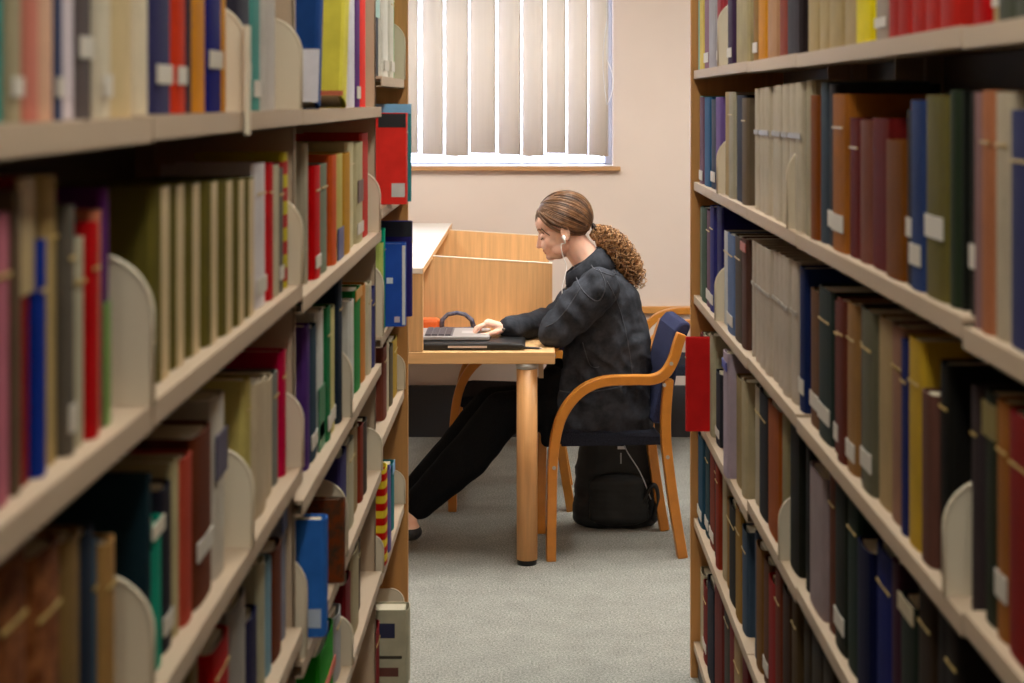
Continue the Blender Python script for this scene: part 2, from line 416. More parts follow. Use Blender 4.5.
def bookend(side, b, k, y, ytop_px, xlip=None, o=None):
    e, lv = SHELFTOP[side]; S = SIDE[side]; X = S['XL']-.002-(o or {}).get('p', 0)
    zb = lv[b][k]+.0006; h = EYE-(ytop_px-VY)*y/F-zb
    room = (lv[b][k-1]-T-.006-zb) if k else .3
    h = max(.09, min(h, room)); dd = .15; r = min(.055, h*.4)
    pts = [(0, 0), (0, h-r)]+[(r-r*math.cos(a), h-r+r*math.sin(a)) for a in [math.pi/2*i/8 for i in range(1, 9)]]+[(dd-.01, h), (dd, h-.01), (dd, 0)]
    m = MB(); m.prism([(side*(X+p[0]), p[1]+zb) for p in pts], y-.0011, y+.0011)
    # rolled front rim and base tab under the run behind
    m.tube([(side*(X+p[0]), y, p[1]+zb) for p in pts[:10]], .0024, 6)
    ob = m.build('bookend', WHITE_STEEL)
    ob.data.transform(Matrix.Translation((-side*X, -y, -zb))); ob.location = (side*X, y, zb)
    if (o or {}).get('hook'):
        q = MB(); q.box((-side*.004, -.011, -T-.004), (side*.0, .011, .0)); q.box((-side*.004, -.011, 0), (side*.001, .011, h*.8)); q.build('lip_hook', WHITE_STEEL, ob)
    DESC.append(dict(ob=ob, side=side, b=b, k=k, y=y, c='cream', t=.002, h=h, o=o or {}, end=True))
    return ob
def fill(side, k, rows):
    """rows seen along one shelf; each gives the columns between which a spine shows, its top and colour"""
    S = SIDE[side]; e, lv = SHELFTOP[side]; items = []
    for r in rows:
        if r[0] == 'E':
            o = r[3] if len(r) > 3 else {}
            items.append((zpl(r[1], S['XL']), 'E', r, o)); continue
        x0, x1, yt, hc = r[:4]; o = dict(r[4]) if len(r) > 4 else {}
        n = o.pop('n', 1); X = S['XS']-o.get('p', 0)
        a, c = sorted((zpl(x0, X), zpl(x1, X)))
        for i in range(n):
            aa = a+(c-a)*i/n; cc = a+(c-a)*(i+1)/n
            zc = (aa+cc)/2; oo = dict(o)
            if n > 1: oo['run'] = (i if side < 0 else n-1-i, n)
            if n > 1: oo['run'] = (i, n)
            yy = yt+(random.uniform(-2, 2) if n > 1 and not o.get('even') else 0)
            if n > 1 and 'y2' in o:       # top row y at the other end of the run
                xx = VX+(-1 if side < 0 else 1)*F*X/zc
                yy += (o['y2']-yt)*((xx-x0)/(x1-x0))
            items.append((aa, 'B', (cc, yy, zc, hc), oo))
    items.sort(key=lambda q: q[0]); prev = 0
    for it in items:
        y0 = max(it[0], prev+.0008)
        def bay(y):
            for b in range(4):
                if e[b] <= y < e[b+1]: return b
            return 3 if y >= e[4] else 0
        if it[1] == 'E':
            b = bay(it[0]-.004) if False else bay(y0)
            for q in e[1:4]:
                if -.006 < y0-q < (.022 if side < 0 else .006): y0 = q+(.022 if side < 0 else .007)
            b = bay(y0); y0 = min(y0, e[4]-.03)
            bookend(side, b, k, y0, it[2][2], o=it[3]); prev = y0+.0012
        else:
            y1, yt, zc, hc = it[2]
            b = bay((y0+y1)/2)
            y0 = max(y0, e[b]+(.0195 if side < 0 and b == 2 else .0095 if side < 0 and b == 3 else .0035)); y1 = min(y1, (e[b+1]-.0035) if b < 3 else e[4]-.0262)
            if y1-y0 < .005: continue
            o = it[3]
            ztop = EYE-(yt-VY)*zc/F
            lo = o.get('thin')
            if lo: y1 = min(y1, y0+lo)
            make_book(side, b, k, y0, y1, ztop, hc, o)
            prev = y1+o.get('after', 0)

# desk-side bookcase (columns 0..408)
D = -1
fill(D, 0, [
 (-8, 10, -80, '#1f8580', {'lab': False}), (10, 24, -60, '#a89c84'), (24, 37, -70, '#cf8b7e'), (37, 53, -70, '#dbb49d', {'lab': False}), (53, 61, -60, '#3b4560'),
 (61, 84, -90, '#d3c6cc'), (85, 101, -80, '#5e5555', {'lab': .05}), (101, 112, -90, '#d6cbb8'), (112, 142, -90, '#d2bd98', {'lab': False}), (142, 152, -70, '#ddd0ba'),
 (157, 175, -60, '#3a385a', {'lab': .03}), (176, 186, -50, '#cc5238', {'lab': .03}), (187, 192, -50, '#3a2f3a'), (192, 207, -50, '#d0922e', {'lab': False}),
 (207, 223, -50, '#15186a', {'lab': .05}), (224, 231, -50, '#d69a35'), ('E', 238, 4, {'hook': 1}), (243, 256, -50, '#34333f', {'lab': .04}), (256, 264, -40, '#5c958f'),
 (264, 278, -50, '#c6beb8', {'n': 2}), ('E', 300, 18), 
 (318, 322, -60, '#1a4284', {'lean': -13, 'after': .03, 'd': .17, 'lab': False, 'p': .02, 'front': [(0, 1, 0, .32, '#d7d4e0', 'cover_panel')]}),
 (343, 348, -60, '#d6c84a', {'lean': -16, 'after': .05, 'd': .19, 'p': .022, 'front': [(.5, .75, .12, .24, '#5d6258', 'sticker'), (.0, 1, 0, .03, '#b5522a', 'cover_band')]}),
 (352, 358, -40, '#d6d2da'), (358, 362, -30, '#5a2f70'), (362, 368, -30, '#ee4a30', {'lab': False}), (370, 379, -20, '#3a3940', {'ti': (.62, 1.0, '#a8cfc8')}),
 (385, 390, -20, '#e6e2da'), (390, 394, -15, '#d8d4c8'), (394, 396, -20, '#3f9a3a'), ('E', 404, 22)])
fill(D, 1, [
 (-10, 14, 214, '#c47b8a', {'lab': False}), (15, 22, 190, '#6b5a48'), (22, 38, 178, '#8e1412', {'cn': 'dark red', 'ti': (.62, 1.0, '#b79d70', -.02), 'lab': False}), (38, 47, 240, '#27459a'),
 (48, 66, 176, '#c2a97a', {'lab': False}), (66, 74, 205, '#6a6259'), (74, 88, 238, '#c6bda6'), (88, 97, 222, '#c82c30'), (97, 105, 210, '#dc9478'),
 (105, 111, 187, '#5f2b6a', {'ti': (0, .52, '#769a4a')}), ('E', 150.5, 255),
 (158, 255, 186, '#6a6130', {'n': 7, 'y2': 177, 'even': 1, 'hard': True, 'lab': False, 'cn': 'olive', 'ti': (.0, .99, '#c9b084', .3)}),
 (256, 267, 163, '#ece4e6'), (268, 273, 163, '#d33c42', {'lab': False}), (273, 278, 165, '#d6cbb2'), (278, 283, 168, '#77716a'), 
 (284, 290, 152, '#d8c84a', {'style': 'stripes', 'c2': '#b3302e', 'sc': 8, 'cn': 'red and yellow striped', 'lab': False, 'thin': .05}), ('E', 301, 196),
 (309, 319, 143, '#b5aa98', {'lab': False, 'thin': .04}), (314, 320, 166, '#d6252c'), (320, 328, 164, '#858a78', {'lab': False}), (331, 336, 155, '#dd7142'), (336, 343, 154, '#d3c078', {'ti': (.0, .3, '#3d4478', .1)}),
 (343, 350, 153, '#cb9a38', {'lab': False}), (350, 357, 142, '#ddd2ae'), (357, 364, 142, '#cabf9c', {'ti': (.4, .62, '#5a3a34', .15)}), (364, 371, 133, '#cf4a3c', {'lab': False}), ('E', 379, 171),
 (406.5, 409, 113, '#e03028', {'p': .062, 'lean': -1, 'd': .2, 'hard': False, 'name': 'box_file', 'cn': 'bright red', 'lab': False, 'thin': .05, 'after': .015,
    'front': [(.82, .98, .08, .23, '#c9c6c4', 'sticker'), (.66, .99, .84, .99, '#18181c', 'cover_panel')]}),
 (411, 412, 104, '#2f8288', {'p': .064,  'd': .2, 'thin': .03, 'lab': False, 'front': [(0, 1, .9, 1, '#79b3dc', 'cover_band')]})])
fill(D, 2, [
 (-6, 60, 545, '#6e3f22', {'style': 'mottle', 'c2': '#945c33', 'cn': 'mottled brown leather', 'lab': False, 'n': 2}), (62, 82, 535, '#8f744c', {'lab': False}), (82, 98, 530, '#263040', {'lab': False}),
 (98, 104, 540, '#4f6a80'), (104, 116, 540, '#b58f60'), ('E', 150.5, 575), (150, 153.5, 474, '#1b3038', {'lab': False}), (153.5, 165, 520, '#20a088', {'lab': False, 'ti': (.9, 1.0, '#e2d8c4')}), (166, 178, 485, '#22202a'),
 (178, 185, 460, '#cbbd98'), (185, 195, 455, '#c2604e', {'lab': False}), (195, 214, 430, '#6a381f', {'lab': .05}), 
 (216, 227, 395, '#ded4c6', {'lab': False, 'ti': (.55, .8, '#4f4a64')}), ('E', 251, 448), (250, 256, 378, '#d0c07e'), (256, 277, 378, '#d6c4aa', {'n': 2, 'lab': False}), (277, 283, 372, '#8d8a84'),
 (284, 288, 350, '#cf2058', {'lab': False}), ('E', 301.5, 390), 
 (310, 314, 325, '#5f3f80'), (314, 321, 326, '#264050', {'lab': .02}), (321, 327, 310, '#e0dfda', {'ti': (0, .45, '#23764e')}), (327, 331, 306, '#2f7a50'), (331, 337, 307, '#d9cf96'),
 (338, 342, 278, '#252f3c', {'lab': False}), ('E', 350, 345), (352, 355, 300, '#e2dfd8'), (356, 362, 288, '#348a4c', {'ti': (.9, 1, '#c98d2e')}), (362, 367, 285, '#d2934e'), (367, 371, 283, '#d8cdb4'), (371, 375, 287, '#3e3d74', {'lab': False}), ('E', 380.5, 262),
 (382.6, 384.2, 243, '#cdd888', {'p': .012, 'lab': False}), (384.8, 386.2, 228, '#1fae90', {'p': .01, 'lab': False, 'thin': .03}),
 (405, 407, 243, '#274fae', {'p': .057, 'd': .2, 'cn': 'bright blue', 'thin': .07, 'lab': False, 'front': [(.76, .84, .52, .59, '#d3d8e6', 'sticker'), (.86, .93, .05, .12, '#c9b8c8', 'sticker'), (.96, 1, .02, .98, '#d8d8dc', 'cover_edge')]}),
 (412, 413, 221, '#2a2466', {'p': .06, 'd': .2, 'lab': False, 'thin': .06, 'front': [(0, 1, .84, 1, '#18161a', 'cover_band')]})])
fill(D, 3, [
 (215, 233, 640, '#d02c2a', {'lab': False}), (235, 251, 600, '#b4aca6', {'lab': False}), (251, 262, 640, '#2f2a4e'), (262, 268, 560, '#cfc8ae'), (268, 275, 560, '#9cc0d0'), (275, 284, 545, '#7a442e'),
 (285, 290, 512, '#a8a8b8', {'ti': (.85, 1.0, '#23336e')}), ('E', 302.5, 553),
 (326, 329, 517, '#2f6cc2', {'p': .036, 'd': .17, 'lab': False, 'cn': 'bright blue', 'front': [(.82, .95, .08, .24, '#b9c6dc', 'sticker')]}),
 (344, 346, 500, '#8a4a24', {'style': 'mottle', 'c2': '#3f3022', 'cn': 'mottled rust', 'lean': -4, 'p': .032, 'lab': False, 'after': .01}), ('E', 346, 480), (340, 347, 452, '#4a4478'),
 (348, 354, 440, '#d6cdb4', {'lab': False}), (354, 360, 425, '#b29a74'), (359, 363, 425, '#9a4a38'), (363, 367, 420, '#4a4038'), ('E', 381, 428),
 (383.5, 387, 345, '#8a5244'), (387, 390, 340, '#d8cbb0', {'lab': False}), (390, 393, 345, '#6e6250'), (393.5, 398, 338, '#c8a850', {'lab': False}), ('E', 404, 353)])
fill(D, 4, [
 (322, 337, 637, '#38a82c', {'ti': (.3, .45, '#d05028'), 'lab': False}), (337, 343, 642, '#d0cfd2'), ('E', 348, 615), (346, 352, 578, '#8a2830'), (352, 359, 548, '#cfc0a0'), (359, 364, 542, '#4e3a28', {'lab': False}), ('E', 381.5, 535),
 (383.5, 386, 500, '#20264e', {'p': .01}), (386, 388.5, 466, '#e23020', {'style': 'stripes', 'c2': '#e6c832', 'sc': 9, 'cn': 'red and yellow checked', 'p': .02, 'lab': False, 'lean': 2}),
 (389.5, 392, 468, '#8577b0', {'lean': 3, 'p': .02, 'after': .01}), (393, 395, 462, '#3f8c94', {'ti': (.85, 1, '#7fb0d8'), 'p': .01}), ('E', 404, 470)])
fill(D, 5, [
 (376, 384, 622, '#8f1f28', {'p': .0, 'lab': False, 'thin': .13}), 
 (409, 411, 606, '#d9d2ba', {'p': .067, 'd': .17, 'thin': .1, 'lab': False, 'front': [(.55, .8, .62, .82, '#23284a', 'cover_panel'), (.5, .9, .34, .38, '#3a3428', 'cover_band'), (.55, .85, .1, .22, '#6a3a30', 'cover_panel')]}), ('E', 403, 595)])
# armchair-side bookcase (columns 690..1024)
C = 1
fill(C, 0, [
 (682, 684, -20, '#e0dccf', {'p': .048, 'd': .2, 'thin': .03, 'lab': False}), (695, 699, -20, '#a8cfc8', {'lab': False}), (699, 703, -20, '#d9c474', {'lab': False}), (703, 708, -20, '#8a6676'), (708, 715, -20, '#a9a5ab'), (716, 720, -20, '#a04a50'), ('E', 719, 2),
 (727, 732, -20, '#3d2c44'), (733, 745, -20, '#a39778', {'lab': False}), (752, 758, -30, '#8a6a3a'), (758, 766, -30, '#c08a35', {'lab': False}), (766, 776, -30, '#a98468'), (776, 784, -30, '#80402e'), (784, 797, -30, '#2c2428', {'lab': False}),
 (804, 855, -40, '#ab9774', {'n': 4, 'even': 1, 'lab': False, 'cn': 'buff'}), (856, 872, -50, '#e8d63e', {'lab': False}), (873, 886, -50, '#a89a90'), (887, 953, -60, '#ac3a34', {'n': 5, 'even': 1, 'lab': False}),
 (968, 988, -70, '#ac2226', {'lab': False}), (988, 997, -70, '#b19a76'), (998, 1034, -70, '#4a4c42', {'n': 2})])
fill(C, 1, [
 (693, 697, 92, '#d6c8a6'), (697, 700, 96, '#9cc4b0'), (700, 704, 97, '#7a5a6a', {'lab': .01}), (704, 710, 97, '#33668c'), (710, 715, 99, '#3f4658'), (715, 720, 97, '#8068a0'), ('E', 718, 137), (723, 729, 92, '#b8a077'), (729, 734, 92, '#b2aa98', {'lab': False}),
 (734, 742, 95, '#1f2232', {'lab': False}), (742, 747, 98, '#6e6050', {'lab': False}), (752, 803, 89, '#cdc0ae', {'n': 8, 'y2': 82, 'even': 1, 'lab': False, 'ti': (.62, .66, '#8d8478', .05), 'cn': 'white'}), ('E', 794, 145), (804, 811, 80, '#b0a48c'), (811, 818, 95, '#8a5428', {'lab': False}),
 (818, 825, 82, '#46505a'), (825, 832, 84, '#33333a', {'lab': .03}), (832, 846, 94, '#a87038', {'lab': .03}), (846, 857, 118, '#6a2624', {'lab': False}), (857, 867, 120, '#85594e', {'lab': False}), (867, 885, 118, '#671f1e', {'lab': False}), (885, 903, 140, '#7a4e22', {'lab': False}), (904, 911, 110, '#2f2824', {'lab': .06}),
 (911, 924, 100, '#3a4a74', {'lab': .03}), (925, 947, 95, '#6a6238', {'lab': .07}), (948, 957, 90, '#2c3626'), (958, 960, 90, '#1a1c18', {'lab': False}), (966, 974, 92, '#2a2420', {'lab': .05}), (974, 982, 92, '#9a7a7a'), (982, 994, 90, '#b98062', {'lab': False}), (994, 1009, 92, '#c6b8a4', {'lab': False}), (1009, 1036, 110, '#3c4068', {'lab': False})])
fill(C, 2, [
 (693, 697, 206, '#b8b6a0'), (697, 701, 207, '#7c8470', {'lab': False}), (701, 706, 207, '#3c5040'), (706, 710, 210, '#6e5464'), (710, 714, 206, '#3c3c7a'), (714, 719, 206, '#2c2860', {'lab': False}), ('E', 718, 264), (721, 727, 232, '#d0d0d0', {'lab': False}), (727, 734, 234, '#7080a2'),
 (734, 741, 236, '#4e443a', {'lab': False}), (741, 746, 238, '#5a4038', {'ti': (.88, .96, '#a8462c')}), (750, 796, 240, '#cabcae', {'n': 8, 'y2': 262, 'even': 1, 'lab': False, 'cn': 'white', 'ti': (.62, .65, '#a0968a', .05)}),
 (797, 806, 268, '#22305a', {'lab': .03}), (806, 816, 290, '#6e5038', {'lab': .03}), (816, 830, 288, '#2c3632', {'lab': .03}), (830, 845, 300, '#6a3a30', {'n': 2}), (845, 855, 303, '#a07c54'), (856, 860, 305, '#4c3a30'), (860, 873, 310, '#6a6656', {'lab': .03}),
 (873, 887, 318, '#b8a07c', {'lab': False}), (887, 900, 325, '#9a7664', {'lab': False}), (900, 907, 340, '#2c3468', {'lab': False}), (907, 921, 338, '#ccaa48', {'lab': False}), (922, 934, 392, '#6a4a42', {'lab': False}), (934, 944, 362, '#171512', {'lab': False}), ('E', 946, 480),
 (966, 979, 388, '#42383a', {'lab': False}), (979, 993, 392, '#2a2e22', {'ti': (.8, .95, '#7a6a2e'), 'lab': False}), (993, 1007, 400, '#a4703e', {'lab': .04}), (1007, 1036, 415, '#8a1f18', {'lab': False})])
fill(C, 3, [
 (692, 696, 330, '#3a3440'), (696, 700, 332, '#8a4a50'), (700, 704, 334, '#7a4444'), (704, 707.5, 334, '#c9c0a6'), (709.5, 713, 334, '#c9c0a6', {'lab': False}), 
 (685, 687, 338, '#c41c1c', {'p': .062, 'd': .17, 'lab': False, 'cn': 'scarlet', 'thin': .08, 'front': [(0, 0.09, 0, 1, '#dcb8ae', 'cover_band')]}), (714, 718.5, 372, '#2c2c34', {'lab': .02}),
 (722, 727, 352, '#c2b0bc', {'p': .02, 'ti': (.86, .93, '#2f3f9a'), 'lab': False}), (729, 734, 385, '#20242e', {'lab': False}), (735, 742, 378, '#a8946e'), (742, 746, 380, '#c4b496', {'lab': False}),
 (751, 758, 385, '#c8bca6', {'lab': False}), (758, 767, 392, '#1f2024', {'lab': False}), (767, 779, 405, '#a8622c', {'lab': False}), (780, 786, 405, '#a49878'), (787, 797, 415, '#20201a', {'lab': False}), ('E', 789, 493), (801, 808, 430, '#1c1c1a'), (809, 824, 470, '#ac9a9c', {'lab': False}), (825, 832, 470, '#6e4434'), (833, 845, 475, '#20241c', {'lab': .03}),
 (845, 857, 480, '#24342a', {'lab': False}), (857, 871, 545, '#14183a', {'lab': False}), (871, 889, 550, '#10206e', {'lab': False}), (890, 898, 560, '#4a2c3c'), (899, 914, 600, '#2c332c', {'ti': (.9, 1, '#b8a688')}), (914, 930, 560, '#3a2c20'), (931, 958, 590, '#26201e', {'n': 2})])
fill(C, 4, [
 (693, 697, 432, '#b48a4c', {'lab': False}), (697, 703, 434, '#33566a'), (703, 707, 440, '#2f4a52', {'lab': .02}), (707, 712, 436, '#8a4838'), (712, 716, 438, '#342a28'), (716, 719, 440, '#a04a38'), (720, 724, 448, '#c0b094', {'lab': False}), (724, 728, 500, '#a47e44'), (728, 735, 504, '#1a1a18', {'lab': False}),
 (735, 741, 508, '#a88446', {'lab': False}), (741, 746, 528, '#4e5e70'), (751, 755, 530, '#56657a', {'lab': False}), (755, 761, 545, '#8c6840'), (761, 767, 560, '#6e4a34', {'lab': .02}), (767, 775, 580, '#a8302a', {'lab': False}), (775, 781, 570, '#7e4432', {'lab': False}), (781, 789, 590, '#473022'),
 (789, 795, 590, '#5e4c36'), (800, 834, 600, '#3c3226', {'n': 3}), (836, 860, 640, '#2c2620', {'n': 2})])
fill(C, 5, [
 (697, 702, 570, '#d2c2a6', {'lab': False}), (702, 706, 584, '#86352e', {'lab': .03}), (706, 713, 583, '#181a2a', {'lab': False}), (713, 721, 578, '#74302a', {'lab': False}), (721, 727, 585, '#4c443c'), (727, 733, 600, '#843030'), (733, 740, 640, '#b89c78'), (740, 746, 640, '#7a2a2c'), (751, 762, 655, '#5a4a3c'), (762, 774, 670, '#3a3028')])

rf = random.Random(11)
pal = ['#6a2a24', '#27406a', '#8a7a5c', '#2f3a30', '#a8946e', '#4a3c34', '#7a4a2e', '#b9ac94']
for side, k, ya, yb, hh in ((1, 0, .98, 1.36, .24), (1, 1, .98, 1.36, .25), (1, 2, .98, 1.36, .25), (1, 3, 1.10, 1.55, .26), (1, 4, 1.45, 2.1, .24),
                            (-1, 2, .72, .98, .20), (-1, 3, 1.32, 1.85, .20), (-1, 4, 1.95, 2.6, .2), (-1, 5, 2.4, 3.2, .2)):
    e, lv = SHELFTOP[side]; y = ya; pc = None
    while y < yb-.03:
        t = rf.uniform(.04, .075); b = sum(1 for q in e[1:4] if y+t/2 > q)
        y1 = min(y+t, yb)
        if any(y < q+.024 and y1 > q-.004 for q in e[1:4]): y += .03; continue
        c = rf.choice([x for x in pal if x != pc]); pc = c
        make_book(side, b, k, y, y1-.001, lv[b][k]+hh+rf.uniform(-.03, .01), c, {'lab': False}); y = y1
# labels: each says which one it is
CASE = {-1: 'desk-side bookcase', 1: 'chair-side bookcase'}
BAYN = ['first bay', 'second bay', 'third bay', 'end bay']
ORD = ['first', 'second', 'third', 'fourth', 'fifth', 'sixth', 'seventh', 'eighth', 'ninth', 'tenth', 'eleventh', 'twelfth', 'thirteenth', 'fourteenth', 'fifteenth', 'sixteenth', 'seventeenth', 'eighteenth']
shelves = {}
for q in DESC: shelves.setdefault((q['side'], q['k']), []).append(q)
seen = {}
def nlab(q, i, L):
    case = CASE[q['side']]; sh = SH[q['k']]+' shelf'
    bks = [r for r in L if 'end' not in r]
    def nb(r):
        return None if r is None else ('bookend' if 'end' in r else r['c']+(' box file' if r['o'].get('name') == 'box_file' else ' book'))
    pv = L[i-1] if i else None; nx = L[i+1] if i+1 < len(L) else None
    if 'end' in q:
        es = [r for r in L if 'end' in r]
        ctx = 'beside the %s' % nb(pv) if pv else 'alone'
        return 'cream bookend %s, %s of %s' % (ctx, sh, case)
    t = q['t']; sz = 'thin' if t < .03 else 'thick' if t > .085 else 'medium'
    o = q['o']; what = 'box file' if o.get('name') == 'box_file' else 'book'
    if 'run' in o:
        a, n = o['run']
        return '%s of %s matching %s volumes from camera end, %s of %s' % (ORD[a], ['', '', 'two', 'three', 'four', 'five', 'six', 'seven', 'eight', 'nine'][n], q['c'], sh, case)
    cs = [r['c'] for r in bks]
    ln = 'leaning ' if abs(o.get('lean', 0)) > 4 else ''
    if cs.count(q['c']) == 1:
        return '%s%s %s, only one so coloured on %s of %s' % (ln, q['c'], what, sh, case) if False else '%s%s %s %s, %s of %s' % (ln, q['c'], what, ('beside a '+nb(pv)) if pv else 'at the camera end', sh, case)
    a, c = nb(pv), nb(nx)
    if a and c: return '%s%s %s between %s and %s, %s of %s' % (ln, q['c'], what, a.replace(' book', ''), c.replace(' book', ''), sh, case)
    return '%s%s %s at %s of the row, %s of %s' % (ln, q['c'], what, 'start' if not a else 'desk end', sh, case)
for key, L in shelves.items():
    L.sort(key=lambda r: r['y'])
    labs = [nlab(q, i, L) for i, q in enumerate(L)]
    for i, q in enumerate(L):
        lab = labs[i]
        if labs.count(lab) > 1:
            bay = [r for r in L if r['b'] == q['b'] and ('end' in r) == ('end' in q)]
            n = bay.index(q)
            lab = '%s %s, %s of its kind in %s, %s of %s' % (q['c'], 'bookend' if 'end' in q else 'book', ORD[n], BAYN[q['b']], SH[q['k']]+' shelf', CASE[q['side']])
            if 'end' not in q: lab = lab.replace('of its kind in', 'book along')
        q['ob']['label'] = lab; q['ob']['category'] = 'bookend' if 'end' in q else ('box file' if q['o'].get('name') == 'box_file' else 'book')
        if q['o'].get('name') != 'box_file':
            q['ob']['group'] = ('bookends' if 'end' in q else 'books')+' on the %s shelf of the %s' % (SH[q['k']], CASE[q['side']])
# ---------------------------------------------------------------- study desk
TZ = .745; YN = 5.9; YF = 8.06
XR = (555-VX)*YN/F
XB = -.375; XBL = -.80; HB = P(0, 268, YN).z; YP1 = 6.46; YP2 = 7.76
desk = empty('study_desk', (-.2, YN, 0), 'beech study carrel desk with raised side panels and pale top shelf', 'desk')
def dp(mb, name, m, bev=.0, **kw):
    o = rel(mb, desk).build(name, m, desk, bevel=bev); return o
m = MB(); m.box((XBL, YN, TZ-.042), (XR, YF, TZ)); dp(m, 'desktop', CARREL_H, .003)
for n, (ya, yb) in enumerate(((YN+.002, YN+.027), (YF-.025, YF))):
    m = MB(); m.box((XBL, ya, TZ+.0005), (XB-.045, yb, HB-.021)); m.box((XB-.045, ya, TZ+.0005), (XB, yb, HB-.021)); dp(m, 'box_side', CARREL, .002)
m = MB(); m.box((XBL, YN, HB-.02), (XB, YF, HB)); dp(m, 'top_shelf', CARREL_TOP, .002)
m = MB(); m.box((XB-.0008, YN, HB-.0205), (XB+.001, YF, HB-.0005)); dp(m, 'shelf_edging', CARREL)
m = MB(); m.box((XBL+.002, YN+.028, TZ+.0005), (XBL+.02, YF-.026, HB-.021)); dp(m, 'box_back', CARREL)
for yp in (YP1, YP2):
    h0 = P(0, 257, 6.44).z; h1 = P(0, 264.5, 6.44).z
    m = MB(); m.prism([(XBL+.021, TZ+.0005), (XR-.002, TZ+.0005), (XR-.002, h1), (XB+.002, h0), (XBL+.021, h0)], yp, yp+.02, 'y'); o = dp(m, 'privacy_panel', CARREL)
    e_ = MB(); e_.prism([(XB+.002, h0+.0003), (XR-.002, h1+.0003), (XR-.002, h1+.003), (XB+.002, h0+.003)], yp-.0006, yp+.0206, 'y'); rel(e_, desk).build('edge_strip', EDGE, o)
for (x, y) in ((P(527, 0, YN).x, YN+.039), (P(527, 0, YN).x, YF-.09), (XBL+.1, YN+.039), (XBL+.1, YF-.09)):
    m = MB(); m.tube([(x, y, .018), (x, y, TZ-.062)], .0365, 24); o = dp(m, 'leg', mat('leg_wood', '#d79f66', .42, 'wood'))
    m = MB(); m.tube([(x, y, .0), (x, y, .018)], .034, 24); rel(m, desk).build('foot_cap', BLACKP, o)
    m = MB(); m.tube([(x, y, TZ-.062), (x, y, TZ-.0425)], [.037, .041], 24); rel(m, desk).build('metal_collar', mat('alu', '#a7a4a0', .35, 'paint'), o)
m = MB(); x = P(540, 0, YN+.2).x; m.box((x-.006, YN+.12, TZ-.11), (x+.012, YN+.16, TZ-.0425)); dp(m, 'bracket', mat('alu2', '#b49a7c', .35, 'paint'))

# ---------------------------------------------------------------- armchairs
SEATF = mat('chair_fabric', '#2b2e48', .9, 'fabric', spec=.1)
SEATD = mat('seat_fabric', '#20222c', .9, 'fabric', spec=.1)
def chair_profile():
    """side view of one bent arm frame; x forward = -x. origin at rear foot"""
    f = []
    # from the front foot up, over, along the arm and up to the rear knob
    pts = [(-.470, .0), (-.468, .20), (-.463, .36), (-.445, .47), (-.41, .545), (-.355, .600), (-.28, .628), (-.18, .632), (-.11, .632), (-.065, .652), (-.035, .70), (-.018, .755), (-.004, .792)]
    return pts
def smooth_path(pts, n=4):
    out = []
    for i in range(len(pts)-1):
        p0 = Vector(pts[max(i-1, 0)]); p1 = Vector(pts[i]); p2 = Vector(pts[i+1]); p3 = Vector(pts[min(i+2, len(pts)-1)])
        for k in range(n):
            t = k/n
            out.append(.5*((2*p1)+(-p0+p2)*t+(2*p0-5*p1+4*p2-p3)*t*t+(-p0+3*p1-3*p2+p3)*t**3))
    out.append(Vector(pts[-1])); return out
def ribbon(mb, pts, w, y0, y1, wend=None):
    pts = [Vector(p) for p in pts]; n = len(pts); L = []; R = []
    for i, p in enumerate(pts):
        t = (pts[min(i+1, n-1)]-pts[max(i-1, 0)]).normalized(); nn = Vector((-t[1], t[0])); ww = w if wend is None else w+(wend-w)*i/(n-1)
        L.append(p+nn*ww/2); R.append(p-nn*ww/2)
    q = len(pts); vs = []
    for y in (y0, y1):
        vs += [(p[0], y, p[1]) for p in L]+[(p[0], y, p[1]) for p in R]
    fs = []
    for i in range(q-1):
        a, b, c, d = i, i+1, q+i+1, q+i
        fs.append((a, b, c, d)); fs.append((2*q+d, 2*q+c, 2*q+b, 2*q+a))
        fs.append((b, a, 2*q+a, 2*q+b)); fs.append((d, c, 2*q+c, 2*q+d))
    fs.append((0, q, 3*q, 2*q)); fs.append((q-1, 3*q-1, 4*q-1, 2*q-1))
    mb.add(vs, fs)
def armchair(loc, label, rot=0, width=.43):
    r = empty('armchair', loc, label, 'chair', 'bentwood armchairs with dark blue upholstery')
    arm = smooth_path(chair_profile())
    for s in (0, 1):
        y0 = s*(width-.045); y1 = y0+.045
        m = MB(); ribbon(m, arm, .034, y0, y1); m.build('arm_frame', CHAIRW, r, bevel=.004)
        ys = y0+.002; ye = y1-.002
        m = MB(); ribbon(m, smooth_path([(-.052, .633), (-.062, .5), (-.058, .38), (-.035, .2), (-.002, .0)]), .034, ys, ye, .036); m.build('rear_leg', CHAIRW, r, bevel=.004)
        yi0, yi1 = (y1+.0005, y1+.012) if s == 0 else (y0-.012, y0-.0005)
        m = MB(); m.box((-.43, yi0, .395), (-.075, yi1, .42)); m.build('seat_rail', SEATD, r, bevel=.003)
        for (px, pz) in ((-.461, .33), (-.058, .36), (-.045, .69), (-.07, .615)):
            m = MB(); yy = y0 if s == 0 else y1
            m.tube([(px, yy-.0015, pz), (px, yy+.0015, pz)], .007, 10); m.build('screw', mat('alu', '#a7a4a0'), r)
    # seat cushion
    m = MB(); pr = [(-.455, .415), (-.462, .425), (-.45, .44), (-.40, .446), (-.2, .44), (-.075, .432), (-.068, .415), (-.1, .40), (-.43, .40)]
    m.prism(pr, .046, width-.046, 'y'); m.build('seat', SEATD, r, bevel=.01)
    bk = [(-.105, .47), (-.075, .60), (-.055, .70), (-.025, .80), (.0, .828), (.03, .828), (.034, .81), (-.005, .72), (-.02, .62), (-.055, .47)]
    m = MB(); m.prism(bk, .05, width-.05, 'y'); m.build('backrest', SEATF, r, bevel=.010)
    r.rotation_euler = (0, 0, rot); return r
XC = P(684, 0, 6.0).x
